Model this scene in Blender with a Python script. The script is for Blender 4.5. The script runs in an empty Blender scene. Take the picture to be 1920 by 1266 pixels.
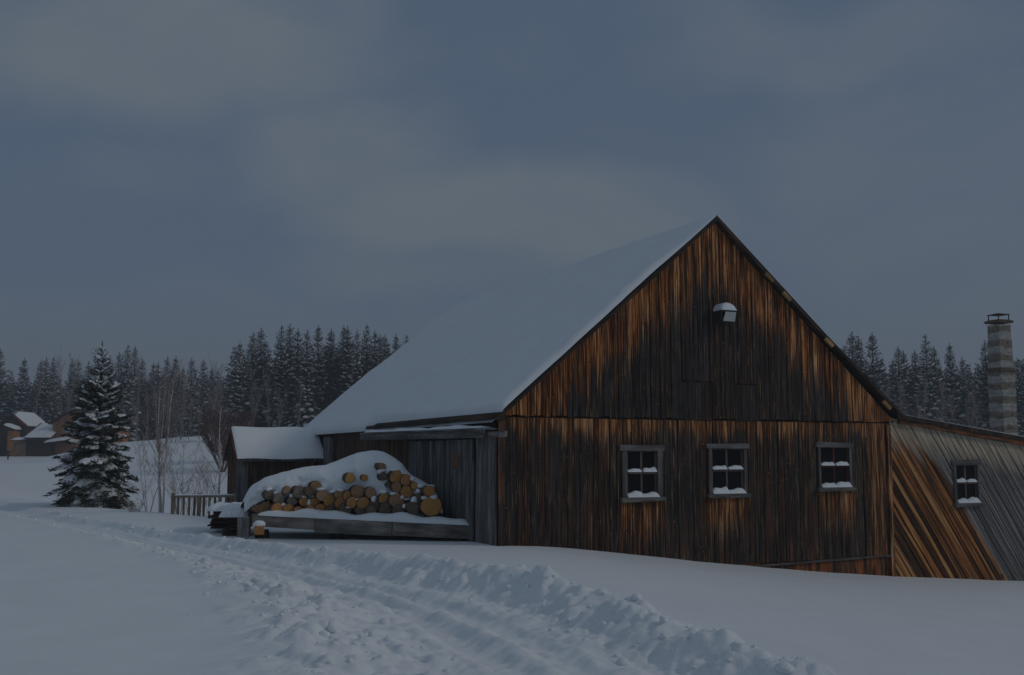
import bpy, math, random
import numpy as np
from mathutils import Vector, Matrix

# ------------------------------------------------------------------ camera, world, sun, exposure
S = bpy.context.scene
COL = S.collection
EYE = 1.6
FPX = 2066.0
PITCH = math.atan(224 / FPX)
cam_d = bpy.data.cameras.new('camera')
cam = bpy.data.objects.new('camera', cam_d)
COL.objects.link(cam)
cam.location = (0, 0, EYE)
cam.rotation_euler = (math.pi / 2 + PITCH, 0, 0)
cam_d.sensor_width = 36.0
cam_d.lens = FPX / 1920 * 36
cam_d.clip_start = 0.1
cam_d.clip_end = 5000
S.camera = cam

SUN_EL = math.radians(31)
SUN_XY = (0.98, -0.2)
SUN_AZ = math.atan2(SUN_XY[0], SUN_XY[1])          # clockwise from +Y
SUN_DIR = Vector((math.sin(SUN_AZ) * math.cos(SUN_EL), math.cos(SUN_AZ) * math.cos(SUN_EL), math.sin(SUN_EL)))
sun_d = bpy.data.lights.new('sun', 'SUN')
sun_d.energy = 1.6
sun_d.angle = math.radians(5)
sun_d.color = (1.0, 0.90, 0.80)
sun = bpy.data.objects.new('sun', sun_d)
sun.rotation_euler = SUN_DIR.to_track_quat('Z', 'Y').to_euler()
sun.location = (40, -10, 40)
COL.objects.link(sun)

S.view_settings.view_transform = 'Standard'
S.view_settings.look = 'None'
S.view_settings.gamma = 1.0
S.view_settings.exposure = -1.9
S.render.engine = 'CYCLES'
S.cycles.use_denoising = True
S.cycles.max_bounces = 6
S.cycles.caustics_reflective = False
S.cycles.caustics_refractive = False


class NT:
    """small helper to wire shader nodes"""
    def __init__(self, tree):
        self.t = tree
        self.N = tree.nodes
        self.L = tree.links

    def put(self, sock, v):
        if v is None:
            return
        if hasattr(v, 'is_linked') or isinstance(v, bpy.types.NodeSocket):
            self.L.new(v, sock)
        else:
            if sock.type == 'RGBA' and len(v) == 3:
                v = (*v, 1)
            sock.default_value = v

    def math(self, op, a, b=None, c=None, clamp=False):
        n = self.N.new('ShaderNodeMath')
        n.operation = op
        n.use_clamp = clamp
        for i, v in enumerate((a, b, c)):
            self.put(n.inputs[i], v)
        return n.outputs[0]

    def mix(self, f, a, b, blend='MIX'):
        n = self.N.new('ShaderNodeMix')
        n.data_type = 'RGBA'
        n.blend_type = blend
        self.put(n.inputs[0], f)
        self.put(n.inputs[6], a)
        self.put(n.inputs[7], b)
        return n.outputs[2]

    def noise(self, vec, scale=1.0, detail=2.0, rough=0.5, color=False):
        n = self.N.new('ShaderNodeTexNoise')
        self.put(n.inputs['Vector'], vec)
        n.inputs['Scale'].default_value = scale
        n.inputs['Detail'].default_value = detail
        n.inputs['Roughness'].default_value = rough
        return n.outputs['Color' if color else 'Fac']

    def comb(self, x, y, z):
        n = self.N.new('ShaderNodeCombineXYZ')
        for i, v in enumerate((x, y, z)):
            self.put(n.inputs[i], v)
        return n.outputs[0]

    def sep(self, v):
        n = self.N.new('ShaderNodeSeparateXYZ')
        self.put(n.inputs[0], v)
        return n.outputs

    def rng(self, v, a, b, c=0.0, d=1.0, smooth=True):
        n = self.N.new('ShaderNodeMapRange')
        if smooth:
            n.interpolation_type = 'SMOOTHSTEP'
        for i, x in enumerate((v, a, b, c, d)):
            self.put(n.inputs[i], x)
        return n.outputs[0]

    def ramp(self, f, stops):
        n = self.N.new('ShaderNodeValToRGB')
        el = n.color_ramp.elements
        while len(el) < len(stops):
            el.new(0.5)
        for e, (p, c) in zip(el, stops):
            e.position = p
            e.color = (*c, 1)
        self.put(n.inputs[0], f)
        return n.outputs[0]

    def bump(self, h, strength, dist):
        n = self.N.new('ShaderNodeBump')
        n.inputs['Strength'].default_value = strength
        n.inputs['Distance'].default_value = dist
        self.put(n.inputs['Height'], h)
        return n.outputs[0]

    def attr(self, name):
        n = self.N.new('ShaderNodeAttribute')
        n.attribute_name = name
        return n

    def objco(self):
        return self.N.new('ShaderNodeTexCoord').outputs['Object']


def px_dir(px, py):
    a, b = (px - 960) / FPX, (633 - py) / FPX
    c, s = math.cos(PITCH), math.sin(PITCH)
    return Vector((a, c - b * s, s + b * c)).normalized()


def at(px, py, Y):
    """the world point at distance Y in front of the camera for a spot measured on the photograph"""
    d = px_dir(px, py)
    k = Y / d.y
    return Vector((d.x * k, Y, EYE + d.z * k))


W = bpy.data.worlds.new('World')
S.world = W
W.use_nodes = True
w = NT(W.node_tree)
w.N.clear()
sky = w.N.new('ShaderNodeTexSky')
sky.sky_type = 'NISHITA'
sky.sun_disc = False
sky.sun_elevation = SUN_EL
sky.sun_rotation = SUN_AZ
sky.altitude = 300
sky.dust_density = 2.0
tc = w.N.new('ShaderNodeTexCoord')
dx, dy, dz = w.sep(tc.outputs['Generated'])
wn = w.N.new('ShaderNodeTexNoise')
w.put(wn.inputs['Vector'], tc.outputs['Generated'])
wn.inputs['Scale'].default_value = 4.5
wn.inputs['Detail'].default_value = 4
wx, wy, wz = w.sep(wn.outputs['Color'])
az = w.math('ADD', w.math('ARCTAN2', dx, dy), w.math('MULTIPLY', w.math('SUBTRACT', wx, 0.5), 0.20))
el = w.math('ADD', w.math('ARCSINE', dz), w.math('MULTIPLY', w.math('SUBTRACT', wy, 0.5), 0.13))
tot = None
BLOBS = [(250, 60, 520, 150, .95), (560, 20, 200, 110, .5), (640, 290, 300, 160, .8), (850, 400, 400, 150, .95), (1080, 430, 330, 150, .95), (1180, 370, 280, 100, .6), (860, 510, 420, 110, .55),
         (1700, 330, 460, 260, .45), (1560, 60, 420, 110, .45), (1830, 520, 260, 150, .35), (330, 590, 420, 60, .2),
         (300, 300, 160, 90, .25)]
for bx, by, rx, ry, wt in BLOBS:
    d = px_dir(bx, by)
    a0, e0 = math.atan2(d.x, d.y), math.asin(d.z)
    qa = w.math('DIVIDE', w.math('SUBTRACT', az, a0), rx / 2078)
    qe = w.math('DIVIDE', w.math('SUBTRACT', el, e0), ry / 2078)
    r = w.math('SQRT', w.math('ADD', w.math('MULTIPLY', qa, qa), w.math('MULTIPLY', qe, qe)))
    v = w.math('MULTIPLY', w.rng(r, 0.35, 1.12, 1.0, 0.0), wt)
    tot = v if tot is None else w.math('MAXIMUM', tot, v)
fbm = w.noise(w.comb(w.math('MULTIPLY', az, 3.0), w.math('MULTIPLY', el, 7.0), 0.3), 2.6, 7, 0.6)
# away from the view of the photograph the cloud cover is the noise alone
cloud = w.math('ADD', tot, w.math('MULTIPLY', w.math('SUBTRACT', fbm, 0.5), 0.9), clamp=True)
cover = w.rng(w.math('ABSOLUTE', w.math('ARCTAN2', dx, dy)), 0.6, 1.1, 0.0, 0.45)
high = w.rng(dz, 0.45, 0.8, 0.0, 0.45)
cloud = w.math('ADD', cloud, w.math('MAXIMUM', cover, high), clamp=True)
SKYB = (3.35, 4.85, 7.35)
SKYC = (4.68, 5.74, 7.0)
clear = w.mix(0.72, sky.outputs[0], SKYB)
colr = w.mix(cloud, clear, SKYC)
hz = w.rng(w.math('ARCSINE', dz), 0.02, 0.17, 0.8, 0.0)
colr = w.mix(hz, colr, (4.6, 5.6, 6.9))
colr = w.mix(w.rng(dz, 0.45, 0.8, 0.0, 0.6), colr, (6.2, 7.4, 9.0))
bg = w.N.new('ShaderNodeBackground')
w.put(bg.inputs['Color'], colr)
bg.inputs['Strength'].default_value = 0.1
wo = w.N.new('ShaderNodeOutputWorld')
w.L.new(bg.outputs[0], wo.inputs['Surface'])


# ------------------------------------------------------------------ helpers
def tag(o, label=None, cat=None, group=None, kind=None):
    if label:
        o['label'] = label
    if cat:
        o['category'] = cat
    if group:
        o['group'] = group
    if kind:
        o['kind'] = kind
    return o


def empty(name, loc=(0, 0, 0), rz=0.0):
    o = bpy.data.objects.new(name, None)
    o.empty_display_size = 0.2
    o.location = loc
    o.rotation_euler = (0, 0, rz)
    COL.objects.link(o)
    return o


def link(name, me, mat, parent=None, loc=None):
    o = bpy.data.objects.new(name, me)
    if mat is not None and len(me.materials) == 0:
        me.materials.append(mat)
    if loc is not None:
        o.location = loc
    COL.objects.link(o)
    o.parent = parent
    return o


def np_mesh(name, V, F, smooth=False):
    """mesh from numpy arrays; F is (n,3) or (n,4)"""
    me = bpy.data.meshes.new(name)
    V = np.asarray(V, dtype=np.float32)
    F = np.asarray(F, dtype=np.int32)
    k = F.shape[1]
    me.vertices.add(len(V))
    me.vertices.foreach_set('co', V.ravel())
    me.loops.add(F.size)
    me.loops.foreach_set('vertex_index', F.ravel())
    me.polygons.add(len(F))
    me.polygons.foreach_set('loop_start', np.arange(0, F.size, k, dtype=np.int32))
    me.polygons.foreach_set('loop_total', np.full(len(F), k, dtype=np.int32))
    if smooth:
        me.polygons.foreach_set('use_smooth', np.ones(len(F), dtype=bool))
    me.update(calc_edges=True)
    me.validate()
    return me


class MB:
    """collects polygons for ONE mesh object, with a per-point board coordinate (across, along, random)"""
    def __init__(self):
        self.v, self.f, self.a = [], [], []

    def prism(self, poly, y0, y1, fn, along=(0, 1), rnd=0.0):
        """poly: 2D points (p,q); extruded from depth y0 to y1; fn(p,q,y)->xyz"""
        n = len(poly)
        if n < 3:
            return
        area = sum(poly[i][0] * poly[(i + 1) % n][1] - poly[(i + 1) % n][0] * poly[i][1] for i in range(n))
        if abs(area) < 2e-5:
            return
        b = len(self.v)
        ac = (along[1], -along[0])
        for y in (y0, y1):
            for p, q in poly:
                self.v.append(fn(p, q, y))
                self.a.append((p * ac[0] + q * ac[1] + y * 0.7, p * along[0] + q * along[1], rnd))
        self.f.append([b + i for i in range(n)])
        self.f.append([b + n + i for i in reversed(range(n))])
        for i in range(n):
            j = (i + 1) % n
            self.f.append([b + i, b + n + i, b + n + j, b + j])

    def box(self, lo, hi, rnd=0.0, along=2):
        x0, y0, z0 = lo
        x1, y1, z1 = hi
        if along == 2:
            self.prism([(x0, z0), (x1, z0), (x1, z1), (x0, z1)], y0, y1, lambda p, q, y: (p, y, q), (0, 1), rnd)
        elif along == 0:
            self.prism([(x0, z0), (x1, z0), (x1, z1), (x0, z1)], y0, y1, lambda p, q, y: (p, y, q), (1, 0), rnd)
        else:
            self.prism([(y0, z0), (y1, z0), (y1, z1), (y0, z1)], x0, x1, lambda p, q, y: (y, p, q), (1, 0), rnd)

    def bar(self, a, b, wd, th, up=(0, 0, 1), rnd=0.0):
        """rectangular bar from a to b"""
        a, b = Vector(a), Vector(b)
        d = (b - a)
        L = d.length
        d.normalize()
        s = d.cross(Vector(up))
        if s.length < 1e-4:
            s = d.cross(Vector((1, 0, 0)))
        s.normalize()
        u2 = s.cross(d)
        self.prism([(-wd / 2, 0), (wd / 2, 0), (wd / 2, L), (-wd / 2, L)], -th / 2, th / 2,
                   lambda p, q, y: tuple(a + s * p + d * q + u2 * y), (0, 1), rnd)

    def build(self, name, mat, parent=None, bevel=0.0):
        me = bpy.data.meshes.new(name)
        me.from_pydata(self.v, [], self.f)
        at_ = me.attributes.new('bv', 'FLOAT_VECTOR', 'POINT')
        at_.data.foreach_set('vector', np.array(self.a, dtype=np.float32).ravel())
        me.update()
        import bmesh
        bm = bmesh.new()
        bm.from_mesh(me)
        bmesh.ops.recalc_face_normals(bm, faces=bm.faces)
        bm.to_mesh(me)
        bm.free()
        o = link(name, me, mat, parent)
        if bevel:
            m = o.modifiers.new('bevel', 'BEVEL')
            m.width = bevel
            m.segments = 2
            m.limit_method = 'ANGLE'
        return o


def clip(poly, nx, ny, c):
    """keep the side nx*p+ny*q <= c"""
    out = []
    n = len(poly)
    for i in range(n):
        a, b = poly[i], poly[(i + 1) % n]
        da, db = nx * a[0] + ny * a[1] - c, nx * b[0] + ny * b[1] - c
        if da <= 0:
            out.append(a)
        if (da < 0 < db) or (db < 0 < da):
            t = da / (da - db)
            out.append((a[0] + (b[0] - a[0]) * t, a[1] + (b[1] - a[1]) * t))
    return out


def boards(mb, poly, ang, fn, rng, wmin=.13, wmax=.2, y=0.0, th=.025, holes=(), jit=.006, gap=.004, rough=0.0):
    """fill a convex polygon with boards running along angle ang (radians from p axis), leaving rectangular holes"""
    ca, sa = math.cos(ang), math.sin(ang)
    ax = (-sa, ca)                            # across
    vals = [p[0] * ax[0] + p[1] * ax[1] for p in poly]
    t, tmax = min(vals), max(vals)
    while t < tmax:
        wd = rng.uniform(wmin, wmax)
        e = min(t + wd, tmax)
        if tmax - e < 0.05:
            e = tmax
        g0, g1 = t + gap * rng.uniform(.2, 1.2), e - gap * rng.uniform(.2, 1.2)
        strip = clip(clip(poly, ax[0], ax[1], g1), -ax[0], -ax[1], -g0)
        pieces = [strip]
        for (x0, z0, x1, z1) in holes:
            nxt = []
            for s in pieces:
                if len(s) < 3:
                    continue
                nxt.append(clip(s, 1, 0, x0))
                nxt.append(clip(s, -1, 0, -x1))
                m = clip(clip(s, 1, 0, x1), -1, 0, -x0)
                if len(m) >= 3:
                    nxt.append(clip(m, 0, 1, z0))
                    nxt.append(clip(m, 0, -1, -z1))
            pieces = nxt
        dy = rng.uniform(-jit, jit)
        r = rng.random() * 50
        for s in pieces:
            if len(s) >= 3:
                if rough:
                    k = rng.uniform(0, rough)
                    zm = min(q for p, q in s)
                    s = [(p, q + (k if q - zm < .02 else 0)) for p, q in s]
                mb.prism(s, y - th + dy, y + dy * .3, fn, (ca, sa), r)
        t = e


# vectorised value noise
_rs = np.random.RandomState(7)
_T = _rs.rand(256, 256)


def vnoise(x, y):
    xi, yi = np.floor(x).astype(int), np.floor(y).astype(int)
    fx, fy = x - xi, y - yi
    fx = fx * fx * fx * (fx * (fx * 6 - 15) + 10)
    fy = fy * fy * fy * (fy * (fy * 6 - 15) + 10)
    a, b = _T[xi & 255, yi & 255], _T[(xi + 1) & 255, yi & 255]
    c, d = _T[xi & 255, (yi + 1) & 255], _T[(xi + 1) & 255, (yi + 1) & 255]
    return (a * (1 - fx) + b * fx) * (1 - fy) + (c * (1 - fx) + d * fx) * fy


def fbm2(x, y, o=4, g=.5):
    s, a, t = 0, 1, 0
    for i in range(o):
        ca, sa = math.cos(.6 * i), math.sin(.6 * i)
        s = s + a * vnoise((x * ca - y * sa) * 2 ** i + 17 * i, (x * sa + y * ca) * 2 ** i + 31 * i)
        t += a
        a *= g
    return s / t - .5


def puffs(x, y, size, seed=0, dens=.7):
    """rounded lumps, 0..1"""
    x, y = x / size, y / size
    xi, yi = np.floor(x).astype(int), np.floor(y).astype(int)
    out = np.zeros_like(x)
    for i in (-1, 0, 1):
        for j in (-1, 0, 1):
            a, b = (xi + i + seed * 13) & 255, (yi + j + seed * 29) & 255
            cx, cy = xi + i + _T[a, b], yi + j + _T[b, a]
            rr_ = .30 + .55 * _T[(a + 71) & 255, (b + 113) & 255]
            on = _T[(a + 150) & 255, (b + 31) & 255] < dens
            d2 = ((x - cx) ** 2 + (y - cy) ** 2) / rr_ ** 2
            out = np.maximum(out, on * rr_ * np.sqrt(np.clip(1 - d2, 0, 1)))
    return out


def sm(a, b, x):
    t = np.clip((x - a) / (b - a), 0, 1)
    return t * t * (3 - 2 * t)


# ------------------------------------------------------------------ materials
def new_mat(name):
    m = bpy.data.materials.new(name)
    m.use_nodes = True
    t = NT(m.node_tree)
    b = m.node_tree.nodes['Principled BSDF']
    return m, t, b


def snow_mat(name, bump=.35, scale=30, base=(.785, .835, .87)):
    m, t, b = new_mat(name)
    co = t.objco()
    n1 = t.noise(co, scale, 5, .6)
    n2 = t.noise(co, 1.3, 3)
    t.put(b.inputs['Base Color'], t.mix(t.rng(n2, .3, .7), tuple(x * .965 for x in base), base))
    b.inputs['Roughness'].default_value = .75
    b.inputs['Specular IOR Level'].default_value = .15
    t.put(b.inputs['Normal'], t.bump(n1, bump, .012))
    return m


SNOW = snow_mat('snow')
SNOW_SOFT = snow_mat('snow_smooth', .12, 12)
SNOW_TREE = snow_mat('snow_on_trees', .3, 12, (.78, .82, .86))


def wood(name, dark, light, stain=None, stain_amt=.0, orange=None, prot=None, pale=(.38, .27, .16), bands=27.0, tint=.5, pale_amt=.5, rough=.85, pvar=.45, chips=0.0, lf=1.0):
    """weathered board. prot(t, co) -> 0..1 socket: where eaves and sills kept the boards from turning black"""
    m, t, b = new_mat(name)
    bv = t.attr('bv').outputs['Vector']
    a, l, r = t.sep(bv)
    if lf != 1.0:
        l = t.math('MULTIPLY', l, lf)
    co = t.objco()
    f1 = t.noise(t.comb(t.math('MULTIPLY', a, bands), t.math('MULTIPLY', l, .8), r), 1, 3, .55)
    f2 = t.noise(t.comb(t.math('MULTIPLY', a, bands * 2.1), t.math('MULTIPLY', l, 2.4), t.math('MULTIPLY', r, 1.7)), 1, 4, .6)
    blotch = t.noise(t.comb(t.math('MULTIPLY', a, 5), t.math('MULTIPLY', l, 1.5), t.math('MULTIPLY', r, .7)), 1, 4, .6)
    per = t.math('FRACT', t.math('MULTIPLY', r, 7.31))
    streak = f1
    grain = f2
    val = t.math('ADD', t.math('MULTIPLY', t.rng(f1, .34, .66), .55), t.math('MULTIPLY', t.rng(f2, .34, .66), .45))
    base = t.mix(t.math('POWER', val, 1.6), dark, light)
    base = t.mix(t.math('MULTIPLY', t.rng(per, .1, 1.0), tint), base, t.mix(1.0, base, (.30, .28, .28), 'MULTIPLY'))
    if stain:
        sf = t.math('MULTIPLY', t.rng(t.math('ADD', t.math('MULTIPLY', f1, .6), t.math('ADD', t.math('MULTIPLY', blotch, .5), t.math('MULTIPLY', per, .12))), .55, .70), stain_amt)
        base = t.mix(sf, base, t.mix(val, tuple(x * .16 for x in stain), stain))
    if prot:
        p = prot(t, co, streak, blotch, per)
        per2 = t.math('FRACT', t.math('MULTIPLY', r, 3.77))
        v2 = t.math('ADD', val, t.math('MULTIPLY', t.math('SUBTRACT', per2, .5), pvar))
        oc = t.ramp(v2, [(.18, tuple(x * .06 for x in orange)), (.50, tuple(x * .30 for x in orange)), (.78, orange), (1.0, pale)])
        p = t.math('MULTIPLY', p, t.rng(t.math('ADD', f1, t.math('MULTIPLY', per, .16)), .36, .56, .45, 1.0))
        base = t.mix(p, base, oc)
    # thin bare streaks
    thin = t.noise(t.comb(t.math('MULTIPLY', a, 60), t.math('MULTIPLY', l, 1.3), t.math('ADD', r, 9.0)), 1, 2)
    base = t.mix(t.math('MULTIPLY', t.rng(thin, .66, .76), pale_amt), base, tuple(x * .75 for x in pale))
    if chips:
        th2 = t.noise(t.comb(t.math('MULTIPLY', a, 75), t.math('MULTIPLY', l, 1.5), t.math('ADD', r, 21.0)), 1, 2)
        base = t.mix(t.math('MULTIPLY', t.rng(th2, .635, .70), chips), base, tuple(x * .55 for x in pale))
        ck = t.noise(t.comb(t.math('MULTIPLY', a, 42), t.math('MULTIPLY', l, 16), t.math('ADD', r, 4.0)), 1, 2)
        base = t.mix(t.math('MULTIPLY', t.rng(ck, .70, .76), chips), base, tuple(x * .8 for x in pale))
        kn = t.noise(t.comb(t.math('MULTIPLY', a, 30), t.math('MULTIPLY', l, 14), t.math('ADD', r, 14.0)), 1, 1)
        base = t.mix(t.rng(kn, .70, .76), base, (.006, .005, .005))
    t.put(b.inputs['Base Color'], base)
    b.inputs['Roughness'].default_value = rough
    b.inputs['Specular IOR Level'].default_value = .25
    t.put(b.inputs['Normal'], t.bump(grain, .5, .006))
    return m


GW, GP, GZ0, GPK = 8.86, 4.55, 2.29, 6.16     # gable width, peak position, belt height, wall peak height
GS = (GPK - GZ0) / GP


def p_upper(t, co, streak, blotch, per):
    x, y, z = t.sep(co)
    rl = t.math('ADD', t.math('MULTIPLY', x, GS), GZ0)
    rr = t.math('ADD', t.math('MULTIPLY', t.math('SUBTRACT', GW + .2, x), GS), GZ0)
    d = t.math('SUBTRACT', t.math('MINIMUM', rl, rr), z)
    ln = t.math('ADD', t.math('MULTIPLY', streak, 1.5), t.math('MULTIPLY', t.math('ADD', blotch, per), .45))
    ln = t.math('SUBTRACT', ln, .30)
    # on the sheltered low ends of the rakes the stain runs deeper
    ln = t.math('MULTIPLY', ln, t.rng(t.math('ABSOLUTE', t.math('SUBTRACT', x, GP)), .0, 3.2, 1.1, 1.0))
    q = t.math('DIVIDE', d, t.math('MAXIMUM', ln, .12))
    return t.rng(q, .55, 1.35, 1.0, 0.0)


SILLS = [(2.35, 3.4, .8), (4.25, 5.3, .85), (6.85, 7.9, .93)]


def p_lower(t, co, streak, blotch, per):
    x, y, z = t.sep(co)
    d = t.math('SUBTRACT', GZ0, z)
    ln = t.math('ADD', t.math('MULTIPLY', streak, .6), t.math('MULTIPLY', t.math('SUBTRACT', per, .5), .3))
    q = t.math('DIVIDE', d, t.math('MAXIMUM', ln, .08))
    p = t.rng(q, .35, 1.3, .9, 0.0)
    for x0, x1, zs in SILLS:
        inx = t.math('MULTIPLY', t.math('GREATER_THAN', x, x0), t.math('LESS_THAN', x, x1))
        dd = t.math('SUBTRACT', zs, z)
        ok = t.math('MULTIPLY', inx, t.math('GREATER_THAN', dd, 0.0))
        g = t.math('MULTIPLY', ok, t.rng(t.math('DIVIDE', dd, t.math('ADD', t.math('MULTIPLY', streak, .9), .15)), .3, 1.5, .85, 0.0))
        p = t.math('MAXIMUM', p, g)
    side = t.math('MULTIPLY', t.rng(x, 8.1, 8.5), t.rng(streak, .4, .6, .2, .9))
    return t.math('MAXIMUM', p, side)


def p_lean(t, co, streak, blotch, per):
    x, y, z = t.sep(co)
    lim = t.math('ADD', 9.55, t.math('MULTIPLY', t.math('SUBTRACT', 2.2, z), .76))
    lim = t.math('ADD', lim, t.math('MULTIPLY', t.math('SUBTRACT', per, .5), .22))
    q = t.rng(t.math('SUBTRACT', x, lim), -.03, .05, 1.0, 0.0)
    return q


W_UP = wood('boards_upper', (.010, .009, .0095), (.072, .066, .065), (.15, .06, .022), .25, (.46, .155, .035), p_upper, pale=(.62, .38, .18), pale_amt=.35, bands=34, tint=.85, chips=.8)
W_LOW = wood('boards_lower', (.011, .010, .0095), (.078, .070, .065), (.25, .09, .028), .30, (.44, .165, .045), p_lower, pale=(.62, .42, .23), pale_amt=.4, bands=34, tint=.85, chips=.9)
W_SKIRT = wood('boards_skirt', (.03, .02, .015), (.2, .1, .05), (.4, .13, .04), .9, bands=9)


def lean_mat():
    m = wood('boards_lean_to', (.06, .058, .058), (.36, .35, .345), None, 0, (.38, .135, .032), p_lean, pale=(.50, .29, .115), bands=20, tint=.45, pvar=.95, chips=.3, lf=.4)
    t = NT(m.node_tree)
    b = m.node_tree.nodes['Principled BSDF']
    col = b.inputs['Base Color'].links[0].from_socket
    x, y, z = t.sep(t.objco())
    roofz = t.math('SUBTRACT', 2.40, t.math('MULTIPLY', t.math('SUBTRACT', x, 8.9), .125))
    d = t.math('SUBTRACT', roofz, z)
    a, l, r = t.sep(t.attr('bv').outputs['Vector'])
    st = t.noise(t.comb(t.math('MULTIPLY', a, 14), t.math('MULTIPLY', l, .8), r), 1, 3)
    q = t.rng(t.math('DIVIDE', d, t.math('ADD', t.math('MULTIPLY', st, 1.1), .05)), .45, 1.4, .8, 0.0)
    gr = t.noise(t.comb(t.math('MULTIPLY', a, 70), t.math('MULTIPLY', l, 2), r), 1, 4)
    out = t.mix(q, col, t.mix(t.rng(gr, .3, .7), (.22, .17, .115), (.74, .65, .50)))
    t.put(b.inputs['Base Color'], out)
    return m


W_LEAN = lean_mat()
W_GREY = wood('grey_boards', (.075, .075, .078), (.31, .31, .32), (.26, .2, .15), .25, bands=12, tint=.55)
W_DOOR = wood('door_boards', (.055, .057, .06), (.26, .265, .28), (.33, .26, .18), .25, bands=10, tint=.5)
W_BROWN = wood('brown_side_boards', (.022, .016, .013), (.12, .075, .05), (.24, .10, .04), .55, bands=10)
W_BEAM = wood('deck_beam', (.10, .093, .086), (.38, .35, .32), (.34, .26, .19), .3, bands=6, tint=.3)
W_TRIM = wood('casing', (.08, .077, .075), (.25, .245, .235), None, 0, bands=6, tint=.35)
W_DARK = wood('dark_edge', (.014, .012, .011), (.07, .055, .045), (.16, .07, .03), .4, bands=8)
W_RED = wood('red_sash', (.07, .016, .013), (.16, .045, .036), None, 0, tint=.3, pale=(.2, .12, .1))
W_SASH = wood('brown_sash', (.09, .062, .052), (.24, .18, .155), None, 0, tint=.3)
W_PURLIN = wood('purlin', (.2, .12, .05), (.46, .30, .13), None, 0, bands=6, tint=.2)
W_FENCE = wood('fence_wood', (.16, .13, .10), (.42, .35, .28), (.4, .29, .2), .4, bands=8)


def plain(name, col, rough=.7, var=.25, scale=14, metal=0.0, spec=.3):
    m, t, b = new_mat(name)
    n = t.noise(t.objco(), scale, 4, .6)
    t.put(b.inputs['Base Color'], t.mix(t.rng(n, .25, .75), tuple(x * (1 - var) for x in col), tuple(min(1, x * (1 + var)) for x in col)))
    b.inputs['Roughness'].default_value = rough
    b.inputs['Metallic'].default_value = metal
    b.inputs['Specular IOR Level'].default_value = spec
    t.put(b.inputs['Normal'], t.bump(n, .2, .01))
    return m


M_GLASS = plain('glass_dark_inside', (.004, .005, .006), .1, .2, 3, 0, .12)  # opaque near-black stands in for the unlit interior behind the panes
M_INT = plain('dark_interior', (.02, .018, .016))
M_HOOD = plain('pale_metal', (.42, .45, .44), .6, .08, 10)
M_HOODSIDE = plain('shaded_hood_metal', (.03, .035, .036), .5)  # dark tone paints in the shade of the hood's open inside
M_RUST = plain('rusty_plate', (.17, .085, .05), .85, .4, 20)
M_IRON = plain('chimney_iron', (.05, .04, .035), .7, .3)
M_CAP = plain('chimney_cap', (.12, .085, .06), .85, .4, 12)
M_REDTRIM = plain('red_trim', (.24, .05, .045))
M_WHITE = plain('white_frame', (.55, .58, .6))


# ------------------------------------------------------------------ terrain
TRK = np.array([(2.4, 3.5), (1.4, 5.8), (.5, 7.9), (-.1, 9.5), (-.85, 11.9), (-1.85, 13.75), (-3.2, 16), (-5.35, 19), (-7.6, 22), (-10.5, 26), (-14, 31.5), (-19, 39), (-30, 54)], dtype=float)
THW = np.array([2.3, 2.25, 2.2, 2.05, 2.0, 1.75, 1.45, 1.0, .75, .65, .6, .55, .5])


def _resample(P, Wd, n=400):
    s = np.r_[0, np.cumsum(np.hypot(*np.diff(P, axis=0).T))]
    q = np.linspace(0, s[-1], n)
    x, y = np.interp(q, s, P[:, 0]), np.interp(q, s, P[:, 1])
    k = np.hanning(31)
    k /= k.sum()
    pad = lambda a: np.convolve(np.r_[2 * a[0] - a[15:0:-1], a, 2 * a[-1] - a[-2:-17:-1]], k, 'valid')
    return np.c_[pad(x), pad(y)], np.interp(q, s, Wd), q


TP, TW, TS = _resample(TRK, THW)
_tan = np.gradient(TP, axis=0)
_tan /= np.hypot(_tan[:, 0], _tan[:, 1])[:, None]


def track(X, Y):
    """signed offset from the track centre (+ = right, barn side), along distance, half width"""
    X, Y = np.asarray(X, float), np.asarray(Y, float)
    sh = X.shape
    x, y = X.ravel(), Y.ravel()
    off = np.full(x.shape, 99.0)
    al = np.zeros_like(x)
    hw = np.ones_like(x)
    near = np.where((y < 60) & (x < 8))[0]
    for i0 in range(0, len(near), 20000):
        ii = near[i0:i0 + 20000]
        d2 = (x[ii, None] - TP[None, :, 0]) ** 2 + (y[ii, None] - TP[None, :, 1]) ** 2
        k = d2.argmin(1)
        ddx, ddy = x[ii] - TP[k, 0], y[ii] - TP[k, 1]
        tx, ty = _tan[k, 0], _tan[k, 1]
        off[ii] = ddx * ty - ddy * tx
        al[ii] = TS[k] + ddx * tx + ddy * ty
        hw[ii] = TW[k]
    return off.reshape(sh), al.reshape(sh), hw.reshape(sh)


def ground_z(X, Y):
    """the snow surface without the track"""
    X, Y = np.asarray(X, float), np.asarray(Y, float)
    z = np.full(np.broadcast(X, Y).shape, .06)
    soft = np.log1p(np.exp(np.clip(2.5 * (X - .3), -40, 40))) / 2.5
    z = z - .128 * 14 * np.tanh(soft / 14)
    wm = sm(-46, -27, X)
    z = z + sm(42, 98, Y) * 3.3 * wm + sm(40, 128, Y) * 1.75 * (1 - wm) + np.clip(Y - 125, 0, 400) * .012
    # hollow behind the crest on the left
    nx, ny = -.79, -.61
    d = (X + 9.6) * .795 + (Y - 28.7) * .607
    z = z - .55 * sm(.3, 5, d) * (1 - sm(9, 22, d)) * (1 - sm(-11, -5, X))
    z = z + .10 * np.exp(-(d / 1.4) ** 2) * (1 - sm(-9, -5, X))
    z = z + .10 * fbm2(X * .16 + 3, Y * .16, 3) * sm(6, 16, Y) + .03 * fbm2(X * .6, Y * .6, 3) + .9 * fbm2(X * .05 + 7, Y * .09, 3) * sm(45, 70, Y)
    return z


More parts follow.
